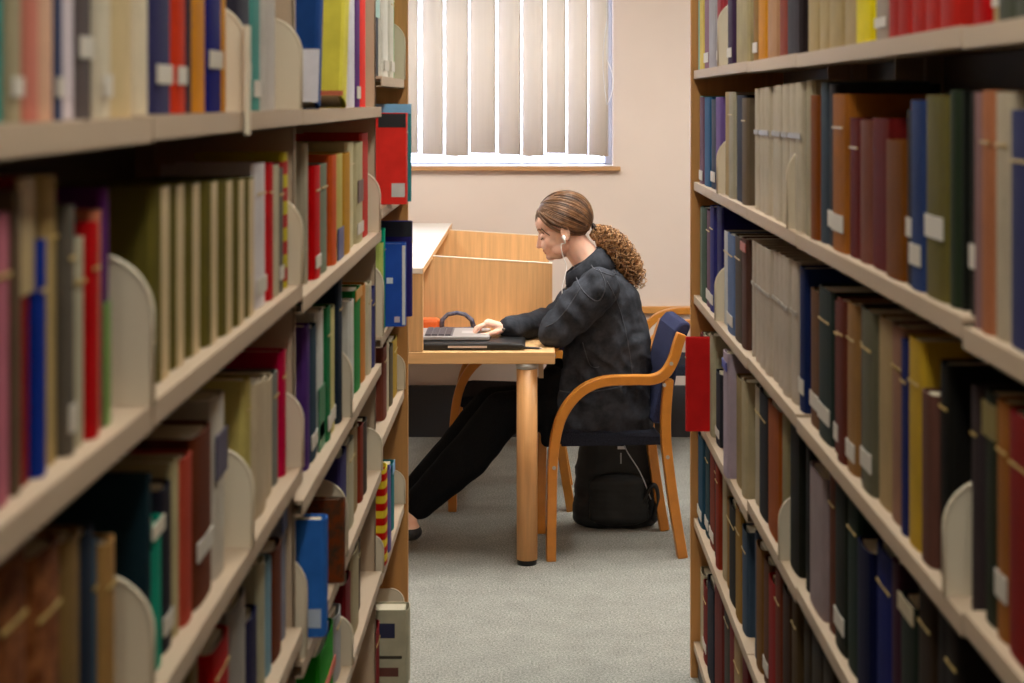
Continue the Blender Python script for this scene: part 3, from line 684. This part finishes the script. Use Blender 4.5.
ch1 = armchair((XC, 6.0, 0), 'orange beech armchair with dark blue back, the one the person sits on', rot=math.radians(5))
ch2 = armchair((P(572, 0, 6.66).x, 6.68, 0), 'armchair tucked under the desk beyond the far side of the privacy panel', width=.5)
ch3 = armchair((P(745, 0, 7.5).x, 7.5, 0), 'armchair by the back wall, mostly hidden behind the seated person', width=.5)

# ---------------------------------------------------------------- things on the desk
lap = empty('laptop', (P(455, 0, 6.15).x, 6.0, TZ+.024), 'grey laptop open on a black padded sleeve under the typing hand', 'laptop')
LG = mat('laptop_grey', '#a9a4a4', .35, 'paint')
xa, xb = P(420, 0, 6.1).x, P(490, 0, 6.1).x
m = MB(); m.box((xa, 6.0, TZ+.0265), (xb, 6.23, TZ+.040)); rel(m, lap).build('base', LG, lap, bevel=.003)
m = MB(); m.box((xa+.02, 6.015, TZ+.0403), (xa+.12, 6.215, TZ+.0410)); kb = rel(m, lap).build('keyboard', mat('kb', '#6a6468', .5, 'paint'), lap)
for i in range(4):
    for j in range(11):
        m = MB(); m.box((xa+.024+i*.0235, 6.018+j*.0179, TZ+.0412), (xa+.043+i*.0235, 6.032+j*.0179, TZ+.0455)); rel(m, lap).build('key', mat('key', '#57525a', .5, 'paint'), kb)
m = MB(); m.box((xa+.15, 6.08, TZ+.0403), (xa+.21, 6.15, TZ+.0408)); rel(m, lap).build('trackpad', mat('pad', '#c2bdbd', .35, 'paint'), lap)
m = MB(); m.prism([(xa-.001, TZ+.045), (xa-.008, TZ+.045), (xa-.075, TZ+.225), (xa-.068, TZ+.228)], 6.0, 6.23, 'y'); scr = rel(m, lap).build('lid', LG, lap)
m = MB(); m.prism([(xa-.0005, TZ+.056), (xa-.0015, TZ+.056), (xa-.066, TZ+.222), (xa-.065, TZ+.222)], 6.012, 6.218, 'y'); rel(m, lap).build('screen', mat('screen', '#dfe6f2', .3, 'emit', e=.6), lap)
m = MB()
x0, x1 = P(419, 0, 5.99).x, P(526, 0, 5.99).x
pts = []
for (px, pz) in ((x0, .001), (x0-.004, .012), (x0+.004, .024), (x1-.06, .0255), (x1-.015, .021), (x1, .012), (x1-.02, .003), (x1-.05, .001)): pts.append((px, TZ+pz))
m.prism(pts, 5.935, 6.26, 'y'); slv = m.build('laptop_sleeve', mat('neoprene', '#101013', .45, 'sheen'), bevel=.007)
slv.data.transform(Matrix.Translation((-x0, -5.935, -TZ))); slv.location = (x0, 5.935, TZ)
tag(slv, 'black padded laptop sleeve lying flat under the grey laptop', 'sleeve')
m = MB(); m.box((P(448, 0, 5.94).x-x0, -.0012, .0095), (P(487, 0, 5.94).x-x0, .0004, .0165)); m.build('white_strip', mat('strip_white', '#c9bcb4', .5, 'paint'), slv)
# dark blue loop and orange case near the panel
m = MB(); cx = P(457, 0, 6.40).x; zz = TZ+.002
lp = [(cx-.058, 6.40, zz+.012), (cx-.055, 6.40, zz+.045), (cx-.035, 6.40, zz+.066), (cx, 6.40, zz+.072), (cx+.03, 6.40, zz+.066), (cx+.055, 6.40, zz+.045), (cx+.064, 6.40, zz+.014)]
lp3 = [Vector(p) for p in lp]
m.tube(lp3, [.010, .009, .008, .008, .008, .009, .010], 10, squash=(1, 1.6))
m.tube([(cx-.055, 6.39, zz+.012), (cx, 6.385, zz+.010), (cx+.06, 6.39, zz+.012)], .009, 10, squash=(1, 1.4))
o = m.build('carry_strap', mat('strap_blue', '#23284e', .6, 'mottle', col2='#6f6a78')); o.data.transform(Matrix.Translation((-cx, -6.4, -zz))); o.location = (cx, 6.4, zz)
tag(o, 'dark blue looped strap standing on desk behind the laptop', 'strap')
m = MB(); ox = P(434, 0, 6.38).x; m.box((-.09, -.03, 0), (.03, .03, .052)); o = m.build('pencil_case', mat('case_orange', '#e0662a', .5, 'cover'), bevel=.012); o.location = (ox-.01, 6.405, TZ+.001)
tag(o, 'orange pencil case at the back corner of the desk beside the blue strap', 'pencil case')
m = MB(); m.tube([(-.03, 0, 0), (.03, -.02, 0)], .004, 8); o = m.build('pen', mat('pen_grey', '#3c3a44', .4, 'paint')); o.location = P(531, 348, 5.98); o.location.z = TZ+.0045
m = MB(); m.tube([(.03, -.02, 0), (.04, -.0233, 0)], [.003, .001], 8); m.build('pen_tip', mat('pen_tipm', '#9a9aa2', .3, 'paint'), o)
tag(o, 'dark grey pen lying on the bare desk corner by the elbow', 'pen')

# ---------------------------------------------------------------- person
ZC = 6.22
SKIN = mat('skin', '#f7c6b0', .5, 'skin')
per = empty('person', (P(610, 0, ZC).x, ZC, 0), 'person in charcoal denim jacket typing at the desk, curly hair tied back', 'person')
th = math.radians(19)
HC = P(562, 228.5, ZC)
Rm = Matrix(((-math.cos(th), 0, -math.sin(th)), (0, 1, 0), (-math.sin(th), 0, math.cos(th))))   # columns: fwd, side, up
def H(f, s, u): return HC+Rm @ Vector((f, s, u))
b = MB()
def he(f, s, u, r): b.ell(H(f, s, u), r, Rm, 20, 14)
he(-.018, 0, .036, (.095, .074, .086)); he(.030, 0, -.018, (.056, .060, .080)); he(.036, 0, -.064, (.046, .050, .040))
he(.070, 0, -.082, (.020, .022, .017)); he(.052, 0, .040, (.036, .056, .042)); he(.062, 0, .018, (.024, .047, .014))
for q in range(6):
    t = q/5; he(.080+.020*t, 0, .006-.040*t, (.009+.003*t, .0075+.003*t, .009))
he(.0985, 0, -.0355, (.0115, .010, .008))
for s in (-1, 1):
    he(.050, s*.034, -.030, (.030, .024, .028)); he(.088, s*.010, -.038, (.009, .007, .006)); he(.078, s*.018, -.040, (.014, .014, .018)); he(.0715, s*.030, -.002, (.0135, .015, .0105))
    he(.03, s*.046, -.062, (.032, .012, .022)); he(.066, s*.020, -.040, (.026, .026, .028))
    for k in range(14):   # ear rim
        a = 2*math.pi*k/14; he(-.006+.014*math.cos(a)-.004*math.sin(a), s*(.075+.003*math.sin(a)), -.014+.026*math.sin(a), (.0055, .0055, .0055))
    he(-.003, s*.070, -.016, (.013, .007, .022)); he(.003, s*.072, -.036, (.007, .006, .008))
he(.0795, 0, -.0545, (.0125, .022, .0065)); he(.077, 0, -.0645, (.012, .020, .007)); he(.068, 0, -.058, (.018, .028, .016))
NB = P(590, 264, ZC)
b.cap(H(-.022, 0, -.055), NB, .050, .058)
SHc = P(594, 292, ZC)
b.cap(NB, P(600, 320, ZC), .06, .11, (1, 1.1, 1)); b.cap(P(602, 320, ZC), P(612, 405, ZC), .11, .11, (1, 1.2, 1))
shN = P(598, 288, 6.07); shF = P(598, 288, 6.37); elN = P(555, 333, 6.055); elF = P(556, 322, 6.36); wrF = P(507, 328, 6.13); wrN = Vector((P(556, 0, 6.2).x, 6.20, TZ+.052))
b.cap(P(594, 280, ZC), shN, .05, .048); b.cap(P(594, 280, ZC), shF, .05, .048)
b.cap(shN, elN, .045, .034); b.cap(elN, wrN, .034, .023); b.cap(shF, elF, .045, .034); b.cap(elF, wrF, .034, .022)
def hand(w, fwd, lat, up, curl, thumb_side, reach=1.0):
    """w wrist; fwd along the hand, lat across the knuckles, up back of the hand"""
    f, l, u = [Vector(v).normalized() for v in (fwd, lat, up)]
    kn = w+f*.066*reach+u*.016
    for q in range(-3, 4):
        t = q/3; b.cap(w+l*.014*t, kn+l*.031*t-f*abs(t)*.006, .0125, .0110)
    for k in range(4):
        t = (k-1.5)/1.5; ln = [.032, .037, .035, .027][k] if thumb_side < 0 else [.027, .035, .037, .032][k]
        p0 = kn+l*.029*t-f*abs(t)*.005; c = curl[k]
        d1 = (f*math.cos(c)-u*math.sin(c)); p1 = p0+d1*(ln+.006)+l*.004*t
        d2 = (f*math.cos(c+.75)-u*math.sin(c+.75)); p2 = p1+d2*ln*.72
        d3 = (f*math.cos(c+1.1)-u*math.sin(c+1.1)); p3 = p2+d3*ln*.52
        b.cap(p0-f*.012, p1, .0094, .0082); b.cap(p1, p2, .0083, .0076); b.cap(p2, p3, .0076, .0066)
        nails.append((p3, d3, u))
    s = thumb_side
    t0 = w+f*.018+l*s*.020-u*.004; t1 = t0+f*.026+l*s*.020-u*.010; t2 = t1+f*.028+l*s*.006-u*.008; t3 = t2+f*.020-l*s*.002-u*.003
    b.cap(t0, t1, .013, .0108); b.cap(t1, t2, .0105, .009); b.cap(t2, t3, .009, .0075); nails.append((t3, f, u))
nails = []
hand(wrF, (-1, -.10, .06), (0, 1, 0), (0, 0, 1), (.38, .45, .50, .60), -1, 1.12)
hand(wrN, (-.12, 1, -.12), (1, .3, 0), (0, 0, 1), (.15, .15, .2, .25), -1)
# legs
hipN = P(606, 402, 6.15); hipF = P(606, 402, 6.29); knN = P(503, 413, 6.14); knF = P(492, 408, 6.29); anN = P(406, 517, 6.10); anF = P(398, 512, 6.27)
for hp, kn, an in ((hipN, knN, anN), (hipF, knF, anF)):
    b.cap(hp, kn, .072, .056); calf = kn.lerp(an, .35)+Vector((.01, 0, -.008)); b.cap(kn, calf, .052, .055); b.cap(calf, an, .055, .034)
    heel = an+Vector((.02, 0, -.045)); toe = an+Vector((-.155, -.01, -.078)); toe.z = max(toe.z, .03)
    b.cap(an, heel, .034, .03); b.cap(heel, toe, .032, .022, (1, 1.25, .9)); b.cap(an, toe.lerp(an, .45), .033, .028)
body = remeshed(b, 'body', SKIN, .0034, 5, per)
# finger nails
for i, (p, d, u) in enumerate(nails):
    q = MB(); q.ell(p+u*.0052, (.004, .004, .0016), None, 10, 6); rel(q, per).build('fingernail', mat('nail', '#eebfae', .25, 'paint'), per)
# facial features
for s in (-1, 1):
    q = MB(); pts = [H(.0845-.011*abs(k/4)**2*1.0, s*(.018+.0235*(k+4)/8), -.0065-.004*math.sin(math.pi*(k+4)/8)) for k in range(-4, 5)]
    q.tube(pts, .0019, 6); rel(q, per).build('eyelashes', mat('lash', '#3a2418', .6, 'paint'), per)
    q = MB(); pts = [H(.0862-.020*((k+4)/8)**2, s*(.013+.034*(k+4)/8), .021+.005*math.sin(math.pi*(k+4)/8)) for k in range(-4, 5)]
    q.tube(pts, [.0013+.0012*math.sin(math.pi*(k+4)/8) for k in range(-4, 5)], 6); rel(q, per).build('eyebrow', mat('brow', '#7a5438', .7, 'paint'), per)
q = MB()
for uu, rr, ff in ((-.0548, .0046, .0885), (-.0637, .0052, .0855)):
    q.tube([H(ff-.008*(k/6)**2*1.3, .020*k/6, uu-.001*abs(k/6)) for k in range(-6, 7)], [rr*(1-.75*abs(k/6)**1.5) for k in range(-6, 7)], 8)
rel(q, per).build('lips', mat('lips', '#c8705f', .4, 'skin'), per)
# hair ---------------------------------------------------
HAIRM = [mat('hair_a', '#5f4029', .42, 'sheen'), mat('hair_b', '#7d583a', .4, 'sheen'), mat('hair_c', '#40291b', .45, 'sheen')]
EC = Vector((-.020, 0, .036)); ER = Vector((.104, .083, .096))
q = MB(); seg, rings = 96, 64; vid = {}
vs = []
for i in range(rings+1):
    for j in range(seg):
        a = math.pi*i/rings; p = 2*math.pi*j/seg
        d = Vector((math.sin(a)*math.cos(p), math.sin(a)*math.sin(p), math.cos(a)))
        vs.append(EC+Vector((d.x*ER.x, d.y*ER.y, d.z*ER.z))*.972)
keep = lambda v: v.z > .93*v.x+.003-.012*max(0, (v.x))/.08
fs = []
for i in range(rings):
    for j in range(seg):
        f = (i*seg+j, (i+1)*seg+j, (i+1)*seg+(j+1) % seg, i*seg+(j+1) % seg)
        if all(keep(vs[k]) for k in f): fs.append(f)
q.add([H(*v) for v in vs], fs, 0, True); hair = rel(q, per).build('hair', HAIRM, per)
sd = hair.modifiers.new('s', 'SOLIDIFY'); sd.thickness = .003; sd.offset = 0
TIE = Vector((-.104, 0, -.040))
rnd = random.Random(3); q = MB()
def onell(v, k=1.0):
    d = Vector(((v.x-EC.x)/ER.x, (v.y-EC.y)/ER.y, (v.z-EC.z)/ER.z)); d.normalize(); return d
dt = onell(TIE)
for n in range(430):
    # start on the hairline or above it
    a = math.pi*rnd.uniform(-1, 1); lift = rnd.choice([0, 0, rnd.random(), rnd.random()])
    d0 = None
    for k in range(80):
        t = -1+2*k/79
        # circle perpendicular to the hairline plane normal (-.93,0,1)
        nrm = Vector((-.68, 0, .73)); base = nrm*(-.11+.93*lift)
    u1 = Vector((.73, 0, .68)); u2 = Vector((0, 1, 0)); rad = math.sqrt(max(.02, 1-(-.11+.93*lift)**2))
    d0 = (nrm*(-.11+.93*lift)+(u1*math.cos(a)+u2*math.sin(a))*rad).normalized()
    if (d0-dt).length < .35: continue
    ang = math.acos(max(-1, min(1, d0.dot(dt))))
    pts = []; K = 14; w = rnd.uniform(-.06, .06); ph = rnd.random()*6; wig = rnd.uniform(.0, .02)
    for k in range(K+1):
        t = k/K; dd = (d0*math.sin((1-t)*ang)+dt*math.sin(t*ang))/math.sin(ang)
        dd = dd+u2*(w*math.sin(math.pi*t))+Vector((0, .03, .02))*math.sin(ph+t*9)*wig*10*.2; dd.normalize()
        rr = 1.005+.022*math.sin(math.pi*min(1, t*1.15))+rnd.uniform(-.002, .002)
        pts.append(H(EC.x+dd.x*ER.x*rr, EC.y+dd.y*ER.y*rr, EC.z+dd.z*ER.z*rr))
    r0 = rnd.uniform(.0016, .0030)
    q.tube(pts, [r0*(.35+.65*math.sin(math.pi*min(1, .15+t/K*.85))**.5) if t < K else r0*.4 for t in range(K+1)], 5, rnd.choice([0, 0, 1, 2, 1]))
rel(q, per).build('hair_strands', HAIRM, hair)
q = MB(); tw = H(*TIE)
q.tube([H(TIE.x-.008+.004*math.cos(a), .018*math.cos(a), TIE.z+.018*math.sin(a)) for a in [2*math.pi*k/16 for k in range(17)]], .006, 8)
rel(q, per).build('hair_tie', mat('tie', '#2a1c16', .7, 'fabric'), hair)
# curly ponytail
q = MB(); tp = smooth_path([tuple(tw), tuple(P(603, 236, ZC)), tuple(P(616, 246, ZC)), tuple(P(627, 262, ZC)), tuple(P(634, 276, ZC)), tuple(P(636, 289, ZC))], 6)
PM = [mat('curl_a', '#96693f', .55, 'sheen'), mat('curl_b', '#bb9064', .5, 'sheen'), mat('curl_c', '#5a3c26', .6, 'sheen')]
NT = len(tp)-1
for n in range(230):
    oa = rnd.random()*2*math.pi; orr = math.sqrt(rnd.random()); cr = rnd.uniform(.006, .013); ph = rnd.random()*6.28; turns = rnd.uniform(4, 9); sgn = rnd.choice((-1, 1))
    t0 = rnd.uniform(0, .3); t1 = rnd.uniform(.55, 1.0); pts = []
    K = int(turns*7)
    for k in range(K+1):
        t = t0*(0 if n % 3 else 1)+(t1-t0*(0 if n % 3 else 1))*k/K
        x = t*NT; i = min(NT-1, int(x)); c = tp[i].lerp(tp[i+1], x-i); tg = (tp[i+1]-tp[i]).normalized()
        a1 = tg.cross(Vector((0, 1, 0))).normalized(); a2 = Vector((0, 1, 0))
        env = .012+.036*math.sin(math.pi*min(1, .08+t*.80))**.8
        A = ph+sgn*k/K*turns*2*math.pi; g = min(1, t*5)
        pts.append(c+(a1*math.cos(oa)+a2*math.sin(oa)*.9)*env*orr+(a1*math.cos(A)+a2*math.sin(A))*cr*g)
    q.tube(pts, [rnd.uniform(.0011, .0017)]*len(pts), 4, rnd.choice([0, 0, 1, 1, 2]))
rel(q, per).build('ponytail', PM, per)

# clothes -------------------------------------------------
DEN = mat('denim', '#2f3138', .85, 'denim', spec=.2)
BLK = mat('leggings_black', '#0c0c0e', .85, 'fabric', spec=.1)
j = MB()
j.cap(P(594, 276, ZC), P(601, 300, ZC), .078, .118, (1, 1.22, 1)); j.cap(P(601, 300, ZC), P(604, 345, ZC), .120, .142, (1, 1.2, 1))
j.cap(P(604, 345, ZC), P(606, 385, ZC), .142, .152, (1, 1.14, 1)); j.cap(P(606, 385, ZC), P(606, 425, ZC), .154, .162, (1, 1.06, .6))
j.cap(P(622, 300, ZC), P(632, 340, ZC), .06, .062, (1, 1.8, 1)); j.cap(P(632, 340, ZC), P(637, 420, ZC), .062, .055, (1, 2.2, 1))
# belly front panel under the arm
j.cap(P(578, 345, 6.18), P(576, 388, 6.18), .045, .060, (1, 1.8, 1)); j.cap(P(576, 388, 6.19), P(578, 428, 6.19), .062, .075, (1, 1.85, 1)); j.cap(P(570, 385, 6.13), P(568, 426, 6.13), .062, .066, (1, 1.1, 1)); j.cap(P(588, 380, 6.115), P(588, 426, 6.115), .066, .070, (1, 1.0, 1))
for s, sh, el in ((0, shN, elN), (1, shF, elF)):
    j.cap(P(592, 281, ZC), sh+Vector((0, -.01 if s == 0 else .01, -.01)), .062, .066); j.cap(sh, sh.lerp(el, .55), .070, .072); j.cap(sh.lerp(el, .55), el, .072, .056)
j.cap(elN, elN+Vector((-.01, 0, .0)), .056, .054); j.cap(elN, elN.lerp(wrN, .8), .054, .036)
j.cap(elF, elF.lerp(wrF, .5), .052, .046); j.cap(elF.lerp(wrF, .5), wrF+Vector((.008, 0, .0)), .046, .035)
def folds(c):
    a = noise.noise(Vector((c.x*14+c.z*6, c.y*6, c.z*9)))
    bb = noise.noise(Vector((c.x*30, c.y*14, c.z*30+4)))
    return (1-abs(a)*2)*.0095+bb*.0045
jk = remeshed(j, 'jacket', DEN, .0065, 6, per, folds)
# trim the jacket hem flat and open the neck
bm = bmesh.new(); bm.from_mesh(jk.data); l = per.location
zh = P(0, 433, ZC).z
geo = bm.verts[:]+bm.edges[:]+bm.faces[:]
bmesh.ops.bisect_plane(bm, geom=geo, plane_co=(0, 0, zh), plane_no=(-.05, 0, -1), clear_outer=True)
bm.to_mesh(jk.data); bm.free()
# collar, seams, cuffs, hem band, buttons
SEAM = mat('denim_seam', '#3d3e46', .8, 'denim')
q = MB()
cen = P(587, 262, ZC)
for k in range(2):
    ring = []
    for a_ in range(-150, 151, 10):
        a = math.radians(a_); rr = .068+.004*k
        ring.append(Vector((math.cos(a)*rr*1.05, math.sin(a)*rr*1.05, 0)))
def collar():
    n = 31; top = []; bot = []; out = []
    for i in range(n):
        a = math.radians(-155+310*i/(n-1)); cx_, sy = math.cos(a), math.sin(a)
        fr = (1-cx_)/2       # 0 at nape (x+), 1 at throat (x-)
        ctr = P(583, 259, ZC)
        top.append(ctr+Vector((cx_*.056, sy*.066, cx_*.048-.004)))
        out.append(ctr+Vector((cx_*.070+.003, sy*.082, cx_*.050-.010)))
        bot.append(P(589, 275, ZC)+Vector((cx_*.094+.004, sy*.108, cx_*.040-.004)))
    mb = MB(); vs = top+out+bot; fs = []
    for i in range(n-1):
        fs.append((i, i+1, n+i+1, n+i)); fs.append((n+i, n+i+1, 2*n+i+1, 2*n+i))
    mb.add(vs, fs, 0, True); return mb
co = rel(collar(), per).build('collar', DEN, jk); co.location = -Vector(per.location)+Vector(per.location)
md = co.modifiers.new('s', 'SOLIDIFY'); md.thickness = .008; md.offset = 0
q = MB()
d = (wrF-elF).normalized(); q.tube([wrF+d*-.035, wrF+d*.004], [.0385, .037], 16); o = rel(q, per).build('cuff', SEAM, jk)
for bz in range(1):
    q = MB(); q.ell(wrF+Vector((-.012, -.036, .0)), (.006, .003, .006)); rel(q, per).build('button', mat('btn', '#8a8078', .3, 'paint'), jk)
q = MB()
for k, (px, py) in enumerate(((566, 288), (562, 296), (559, 305))):
    q.ell(P(px, py, ZC-.01), (.005, .005, .007))
rel(q, per).build('zip_edge', mat('btn', '#8a8078'), jk)
from mathutils.bvhtree import BVHTree
jb = BVHTree.FromPolygons([v.co+per.location for v in jk.data.vertices], [tuple(f.vertices) for f in jk.data.polygons])
def seam(name, path, r=.0022, m=SEAM, n=8):
    pts = []
    for c in smooth_path([(a, b_, 0) for a, b_ in path], n):
        w0 = P(c.x, c.y, 5.5); hit = jb.ray_cast(w0, Vector((0, 1, 0)))
        if hit[0] is not None: pts.append(hit[0]-Vector((0, .0008, 0)))
    if len(pts) > 2:
        q = MB(); q.tube(pts, r, 6); rel(q, per).build(name, m, jk)
seam('yoke_seam', [(588, 272), (598, 284), (612, 290), (630, 296)])
seam('armhole_seam', [(586, 276), (580, 288), (584, 303), (596, 316), (606, 318), (612, 302), (606, 286)])
seam('back_seam', [(614, 298), (624, 318), (633, 345), (640, 380), (643, 405)], .0018)
seam('hem_seam', [(563, 421), (585, 422), (610, 419), (635, 414), (649, 408)], .002)
seam('sleeve_seam', [(585, 305), (574, 322), (560, 340), (547, 348)], .0016)
seam('pocket_seam', [(588, 368), (596, 392), (606, 394)], .0018)
# leggings and dress panel
g = MB()
for hp, kn, an in ((hipN, knN, anN), (hipF, knF, anF)):
    g.cap(hp, hp.lerp(kn, .5), .078, .080); g.cap(hp.lerp(kn, .5), kn, .084, .078); calf = kn.lerp(an, .38)+Vector((.010, 0, -.010)); g.cap(kn, calf, .080, .082); g.cap(calf, an.lerp(kn, .13), .082, .058, (1, .9, 1))
g.cap(P(598, 402, 6.15), P(598, 402, 6.29), .084, .084)
g.cap(P(547, 400, 6.10), P(547, 440, 6.10), .026, .024, (1, 1.8, 1)); g.cap(P(553, 380, 6.12), P(550, 400, 6.12), .05, .05)
g.cap(P(560, 375, 6.2), P(545, 395, 6.2), .06, .06, (1, 1.6, 1))
lg = remeshed(g, 'leggings', BLK, .0065, 4, per, lambda c: noise.noise(c*18)*.003)
SHO = mat('shoe', '#1c1a1e', .5, 'sheen')
for an in (anN, anF):
    heel = an+Vector((.02, 0, -.045)); toe = an+Vector((-.155, -.01, -.078)); toe.z = max(toe.z, .032)
    q = MB(); q.cap(heel-Vector((0, 0, .008)), toe-Vector((0, 0, .004)), .038, .028, (1, 1.22, .78)); s_ = remeshed(q, 'shoe', SHO, .004, 3, per)
    q = MB(); q.ell(an+Vector((-.055, -.03, -.052)), (.012, .006, .010)); rel(q, per).build('buckle', mat('buckle', '#c9c4b8', .25, 'paint'), s_)

# earphones (worn, but a thing of their own)
q = MB(); eb = H(.004, -.084, -.026); q.ell(eb, (.0075, .006, .0075)); q.tube([eb+Vector((.0, -.004, .002)), H(.006, -.087, -.048)], [.004, .003], 8)
q.v = [(x-eb.x, y-eb.y, z-eb.z) for x, y, z in q.v]
er = q.build('earphones', mat('bud_white', '#f2efec', .3, 'paint')); er.location = eb
tag(er, 'white earphones in the ear with the cable falling past the neck', 'earphones')
q = MB(); c0 = H(.006, -.087, -.048)
pt = smooth_path([tuple(c0), tuple(P(561, 245, 6.13)), tuple(P(563, 256, 6.13)), tuple(P(566.5, 266, 6.14)), tuple(P(565, 276, 6.13)), tuple(P(562, 288, 6.13)), tuple(P(563, 299, 6.13))], 6)
q.tube(pt, .0017, 6); q.v = [(x-eb.x, y-eb.y, z-eb.z) for x, y, z in q.v]; q.build('cable', mat('bud_white', '#f2efec'), er)

# backpack under the chair ----------------------------------------------------
bx0, bx1 = P(573, 0, 6.42).x, P(659, 0, 6.42).x; BY = 6.47; w = (bx1-bx0); cx = (bx0+bx1)/2
bp = empty('backpack', (cx, BY, 0), 'black fabric backpack standing on the carpet under the armchair', 'backpack')
BK = mat('nylon', '#0a0a0c', .55, 'sheen')
q = MB()
for k in range(15):
    t = k/14; z = .035+.33*t; ww = w/2*(1.0-.02*t-.30*max(0, t-.55)**1.2*2); dd = .075-.02*t
    q.ell((cx+.015*t, BY, z), (ww, dd, .055))
    q.ell((cx-.04+.015*t, BY, z), (ww*.78, dd, .05)); q.ell((cx+.04+.01*t, BY, z), (ww*.78, dd, .05))
q.ell((cx, BY, .03), (w/2*.98, .08, .03))
for v in range(len(q.v)): q.v[v] = (q.v[v][0], q.v[v][1], max(.001, q.v[v][2]))
remeshed(q, 'bag_body', BK, .007, 4, bp, lambda c: noise.noise(c*22)*.005)
q = MB()
for k in range(7):
    t = k/6; q.ell((cx+.01, BY-.07, .05+.13*t), (w/2*.72, .032, .035))
remeshed(q, 'front_pocket', BK, .006, 4, bp, lambda c: noise.noise(c*25)*.003)
q = MB(); q.tube(smooth_path([(cx+.02, BY-.072, .35), (cx+.04, BY-.088, .30), (cx+.09, BY-.09, .22), (cx+.13, BY-.085, .12)], 5), .0022, 6); rel(q, bp).build('zipper', mat('zip_silver', '#a8a8ac', .3, 'paint'), bp)
q = MB(); zx = P(621, 0, 6.45).x; zz = P(0, 447, 6.40).z; q.box((zx-.016, BY-.083, zz-.006), (zx+.014, BY-.079, zz+.005)); rel(q, bp).build('logo_tag', mat('tagw', '#d6d6d8', .4, 'paint'), bp)
q = MB(); q.box((zx-.006, BY-.085, zz-.06), (zx-.001, BY-.081, zz-.02)); rel(q, bp).build('zip_pull', mat('zip_silver', '#a8a8ac'), bp)
q = MB(); sx = P(649, 0, 6.45).x
q.tube(smooth_path([(sx-.03, BY-.07, .10), (sx-.0, BY-.085, .165), (sx+.02, BY-.085, .17), (sx+.028, BY-.075, .12), (sx+.01, BY-.07, .04)], 5), .009, 8, squash=(1, 1.8)); rel(q, bp).build('shoulder_strap', BK, bp)
q = MB(); q.tube(smooth_path([(cx-.03, BY, .375), (cx-.02, BY, .405), (cx+.03, BY, .405), (cx+.04, BY, .375)], 5), .006, 8, squash=(1, 1.8)); rel(q, bp).build('carry_handle', BK, bp)

# ---------------------------------------------------------------- camera and light
wd = bpy.data.worlds.new('sky'); sc.world = wd; wd.use_nodes = True
wd.node_tree.nodes['Background'].inputs[0].default_value = (.74, .79, 1, 1)
wd.node_tree.nodes['Background'].inputs[1].default_value = 10.0
cd = bpy.data.cameras.new('camera'); cam = bpy.data.objects.new('camera', cd); COL.objects.link(cam)
cam.location = (0, 0, EYE); cam.rotation_euler = (math.pi/2, 0, 0)
cd.sensor_width = 36; cd.lens = F/1024*36; cd.sensor_fit = 'HORIZONTAL'
cd.shift_x = -(VX-512)/1024; cd.shift_y = -(341.5-VY)/1024
cd.clip_start = .05; cd.dof.use_dof = True; cd.dof.focus_distance = 6.1; cd.dof.aperture_fstop = 6.3
sc.camera = cam
sc.view_settings.view_transform = 'Standard'; sc.view_settings.look = 'None'; sc.view_settings.gamma = 1
sc.view_settings.use_curve_mapping = False; sc.view_settings.exposure = .16
sc.cycles.max_bounces = 8; sc.cycles.diffuse_bounces = 5; sc.cycles.sample_clamp_indirect = 8
sc.cycles.use_denoising = True
